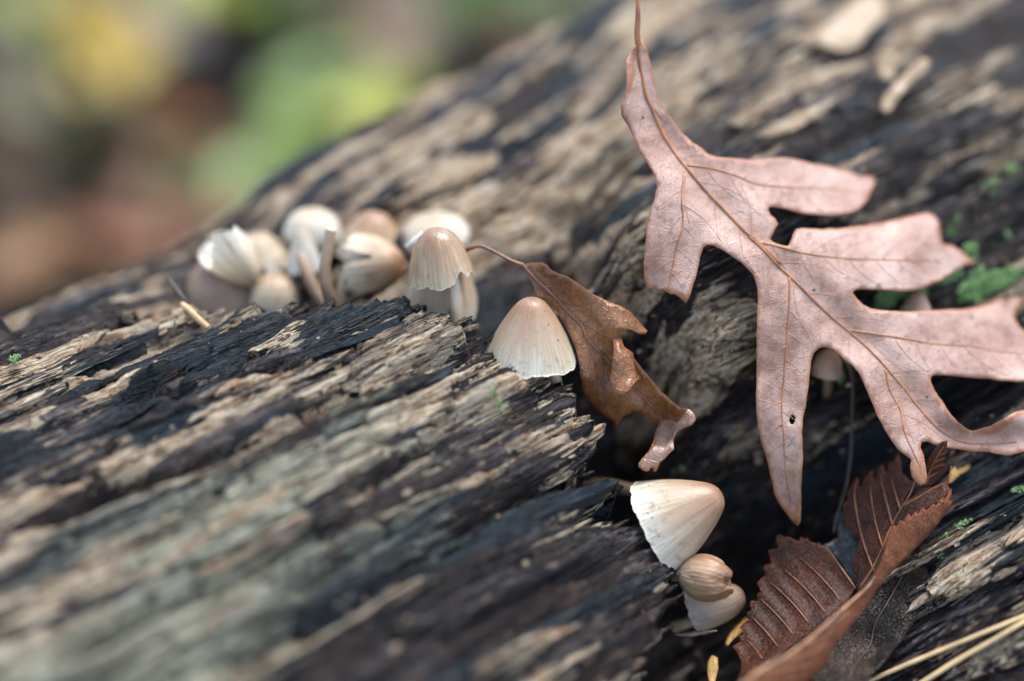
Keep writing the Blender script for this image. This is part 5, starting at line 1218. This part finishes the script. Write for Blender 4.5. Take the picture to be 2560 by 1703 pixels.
# ------------------------------------------------------------------ crumbs of rotten wood, uncountable
def crumbs(n):
    V, F, pl = [], [], []
    rs = np.random.default_rng(5)
    while len(F) < n * 5:
        x = rs.uniform(-20, 2580); y = rs.uniform(300, 1720)
        D, u, g = hit(x, y)
        if D > 31: continue
        u_, g_ = np.array([u]), np.array([g]); b = S(u_, g_, T(u_, g_) + relief(u_, g_) + .02)[0]
        s = float(np.exp(rs.normal(-4.2, .5))); i = len(V); st = rs.uniform(1, 2.6)
        a, c = DU * st, EV
        for q in range(4):
            V.append(b + s * (a * rs.uniform(.5, 1) * (1 if q in (0, 1) else -1) + c * rs.uniform(.5, 1) * (1 if q in (0, 3) else -1)))
        V += [v + N0 * s * rs.uniform(.6, 1.4) for v in V[i:i + 4]]
        F += [(i + 4, i + 5, i + 6, i + 7), (i, i + 1, i + 5, i + 4), (i + 1, i + 2, i + 6, i + 5), (i + 2, i + 3, i + 7, i + 6), (i + 3, i, i + 4, i + 7)]
        pl += [rs.choice([-.3, .2, .9, 1.0])] * 8
    V = np.array(V); u, v, h = to_cyl(V); n_ = len(V)
    mk('wood_crumbs', V, F, WOOD, None, dict(grain=np.stack([u, v, h], -1), pale=np.array(pl), lichen=np.full(n_, -.5), tint=np.zeros(n_)), smooth=False, label='loose crumbs of rotten wood sprinkled over the log', cat='wood crumbs', kind='stuff')
crumbs(1600)

# ------------------------------------------------------------------ forest floor behind the log
G = NM('forest_soil'); p = G.pos()
a = G.noise(p, .05, 5, .6); b = G.noise(p, .4, 6, .65)
G.set(col=G.ramp(G.math('ADD', G.math('MULTIPLY', a, .5), G.math('MULTIPLY', b, .5)), [(.35, (.010, .009, .006)), (.5, (.028, .023, .013)), (.65, (.075, .052, .034))]), rough=.9, nor=G.bump(b, .8, 1.5))
xs = np.concatenate([[-6000, -2500, -900], np.linspace(-320, 320, 90), [900, 2500, 6000]])
gx, gy = np.meshgrid(xs, xs + 60, indexing='ij')
gz = (2.2 * fbm(gx / 60, gy / 60, 4, 3) - 1.0) * (np.hypot(gx, gy) < 1500) - 1.0
mk('ground', np.stack([gx, gy, gz], -1).reshape(-1, 3), grid_faces(len(xs), len(xs))[:, ::-1], G.m, None, label='dark forest floor behind and around the log', cat='ground', kind='structure', origin=(0, 0, 0))
def gz_at(x, y): return float(2.2 * fbm(np.array([x / 60]), np.array([y / 60]), 4, 3)[0] - 2.0)
def ground_pt(x, y):
    d = pt(np.array(float(x)), np.array(float(y)), np.array(1.0)) - CAM
    s = (CAM[2] + 1.0) / -d[2]; return CAM + d * s

LT = NM('litter_leaf')
LT.set(col=LT.mix(LT.rng(LT.noise(LT.pos(), .8, 4, .6), .4, .7, 0, .5), LT.at('lc', True), (.05, .03, .02)), rough=.5, spec=.4)
PAL = np.array([(.20, .12, .05), (.28, .18, .08), (.13, .075, .035), (.34, .25, .14), (.25, .16, .12), (.30, .14, .04), (.09, .06, .03), (.17, .15, .06), (.12, .13, .04)])
def leaf_shape(L, W, seed, curl=.25, n=7):
    """an ovate leaf lying in its own xy plane, along +x, slightly folded and curled; closed thin body"""
    rs = np.random.default_rng(seed); s = np.linspace(0, 1, n)
    w_ = W * .5 * np.sin(np.clip(s, .03, .985) * math.pi) ** .75 * (1.15 - .35 * s)
    c1, c2 = rs.uniform(-curl, curl, 2); V = []
    for i in range(n):
        for j in (-1, -.5, 0, .5, 1):
            V.append((L * s[i], j * w_[i] * (1 + .12 * rs.standard_normal()), L * (c1 * (s[i] - .5) ** 2 * 1.5) + abs(j) * w_[i] * (.35 + c2) + .03 * L * rs.standard_normal() * .4))
    V = np.array(V); m = len(V); F = [tuple(f) for f in grid_faces(n, 5)]
    return np.vstack([V, V - [0, 0, .05]]), F + [tuple(i + m for i in f[::-1]) for f in F]
def rotm(yaw, pitch, roll):
    return np.array((Matrix.Rotation(yaw, 3, 'Z') @ Matrix.Rotation(pitch, 3, 'Y') @ Matrix.Rotation(roll, 3, 'X')))
rs = np.random.default_rng(17); VV, FF, CC, nb = [], [], [], 0
for k in range(1700):
    x = rs.uniform(-95, 60); y = rs.uniform(40, 190)
    L = rs.uniform(3, 9); V, F = leaf_shape(L, L * rs.uniform(.4, .75), 1000 + k, .5)
    V = V @ rotm(rs.uniform(0, 6.28), rs.uniform(-.45, .45), rs.uniform(-.5, .5)).T + [x, y, gz_at(x, y) + rs.uniform(.4, 1.8)]
    VV.append(V); FF += [tuple(i + nb for i in f) for f in F]; nb += len(V); CC.append(np.repeat([PAL[rs.integers(len(PAL))] * rs.uniform(.12, .5)], len(V), 0))
mk('leaf_litter', np.vstack(VV), FF, LT.m, None, dict(lc=np.vstack(CC)), label='blurred carpet of brown fallen leaves on the ground behind the log', cat='leaf litter', kind='stuff', origin=(0, 80, 0))

def leafmat(name, col):
    M = NM(name); n = M.noise(M.pos(), .7, 4, .6); col = tuple(v ** 1.7 * 1.3 for v in col)
    return M.set(col=M.ramp(n, [(.35, tuple(c * .75 for c in col)), (.65, col)]), rough=.42, spec=.4, sss=.2, ssss=.3)
LC = dict(yellow=leafmat('yellow_leaf', (.46, .37, .06)), pale=leafmat('pale_green_leaf', (.25, .33, .10)), lime=leafmat('lime_leaf', (.38, .40, .02)), green=leafmat('mid_green_leaf', (.13, .25, .05)), olive=leafmat('olive_leaf', (.16, .16, .05)),
          orange=leafmat('orange_brown_leaf', (.38, .20, .07)), pink=leafmat('pinkish_leaf', (.36, .23, .16)), tan=leafmat('tan_leaf_far', (.42, .29, .18)), rust=leafmat('rust_leaf', (.28, .10, .025)), dark=leafmat('dark_leaf', (.035, .026, .022)))
PST = leafmat('plant_stem', (.16, .18, .07))
def plant(name, label, foot, leaves, seed):
    rs = np.random.default_rng(seed); f = ground_pt(*foot); f[2] = gz_at(f[0], f[1])
    t = thing(name, f, label, 'plant', 'plants growing behind the log')
    for (x, y, D, L, c) in leaves:
        p = pt(float(x), float(y), float(D)); q = p.copy()
        mid_ = .55 * f + .45 * p + np.array([0, 0, .18 * np.linalg.norm(p - f)])
        V, F, tt = tube([f, mid_, p], [.35, .25, .12], 6, 14, 2, .05)
        mk('stem', V, F, PST, t)
        V, F = leaf_shape(L, L * .72, int(rs.integers(1e6)), .25, 9)
        V = (V - [L * .5, 0, 0]) @ rotm(rs.uniform(0, 6.28), rs.uniform(-.7, .1), rs.uniform(-.4, .4)).T
        # face roughly up and towards the light
        mk('leaf', V + p, F, LC[c], t)
plant('yellow_plant', 'blurred plant with big yellow leaves in the upper left', (230, 420), [(190, 70, 92, 7.5, 'yellow'), (280, 120, 91, 7, 'yellow'), (130, 40, 94, 6, 'yellow'), (250, 20, 95, 6.5, 'yellow'), (40, 30, 98, 6, 'pale'), (240, 160, 90, 5.5, 'yellow')], 1)
plant('pale_green_plant', 'blurred pale green leafy plant behind the middle of the log', (760, 540), [(720, 210, 80, 5, 'pale'), (800, 190, 82, 4.5, 'green'), (760, 300, 78, 4, 'pale'), (700, 420, 74, 5, 'pale'), (640, 450, 74, 5.5, 'pale'), (740, 360, 76, 5, 'pale'), (860, 180, 84, 5, 'pale'), (600, 480, 73, 4.5, 'pale'), (480, 430, 80, 6, 'olive')], 2)
plant('lime_plant', 'blurred yellow-green leafy plant right of the pale green one, just above the log', (990, 330), [(930, 285, 76, 5.5, 'lime'), (980, 265, 77, 5.5, 'lime'), (1040, 240, 78, 4.5, 'lime'), (900, 300, 74, 4, 'lime'), (1000, 200, 80, 4, 'pale')], 3)
plant('tall_green_plant', 'blurred green plant along the top edge, left of the oak leaf stalk', (1250, 200), [(1180, 10, 108, 8, 'green'), (1240, 30, 106, 7, 'green'), (1320, 0, 108, 8, 'green'), (1080, 50, 110, 7, 'olive'), (1260, -40, 112, 8, 'green')], 4)
plant('top_green_plant', 'blurred yellowish green plant at the top edge between the yellow plant and the dark gap', (720, 160), [(560, 0, 112, 8, 'lime'), (660, -10, 112, 8, 'pale'), (760, 30, 110, 7, 'pale'), (480, -30, 114, 8, 'lime'), (820, 10, 112, 6, 'lime')], 5)
plant('olive_plant', 'blurred dull olive plant in shade below the yellow plant', (160, 470), [(100, 250, 92, 8, 'olive'), (220, 320, 90, 8, 'olive'), (300, 260, 92, 7, 'olive'), (330, 370, 88, 6, 'olive'), (60, 340, 90, 7, 'olive')], 6)
for k, (x, y, L, c, l) in enumerate([(400, 350, 8, 'orange', 'orange-brown fallen leaf on the ground below the dark gap'), (560, 590, 7, 'rust', 'rust-coloured fallen leaf on the ground just behind the mushroom cluster'), (270, 620, 10, 'pink', 'large pinkish fallen leaf on the ground, nearest to the left end of the log'), (90, 690, 8, 'tan', 'tan fallen leaf on the ground at the left edge above the log'), (60, 480, 8, 'tan', 'tan fallen leaf on the ground, further back at the left edge'), (420, 560, 8, 'pink', 'pinkish fallen leaf on the ground behind the first brown cap'), (1000, 130, 9, 'tan', 'tan fallen leaf on the ground between the lime plant and the top edge'), (1240, 110, 8, 'orange', 'brown fallen leaf on the ground close to the top of the log'), (430, 100, 24, 'dark', 'oversized blackish leaf filling the dark gap on the ground, left one'), (560, 130, 24, 'dark', 'oversized blackish leaf filling the dark gap on the ground, right one'), (470, 220, 22, 'dark', 'oversized blackish leaf filling the dark gap on the ground, lowest one')]):  # blackish leaves are oversized to fill the gap with dark colour
    p_ = ground_pt(x, y); p_[2] = gz_at(p_[0], p_[1]) + 2.4
    V, F = leaf_shape(L, L * .7, 500 + k, .3, 9)
    V = (V - [L * .5, 0, 0]) @ rotm(k * 1.3, .1, .15).T
    mk('fallen_leaf', V + p_, F, LC[c], None, None, label=l, cat='leaf', group='fallen leaves on the ground behind the log', origin=p_)
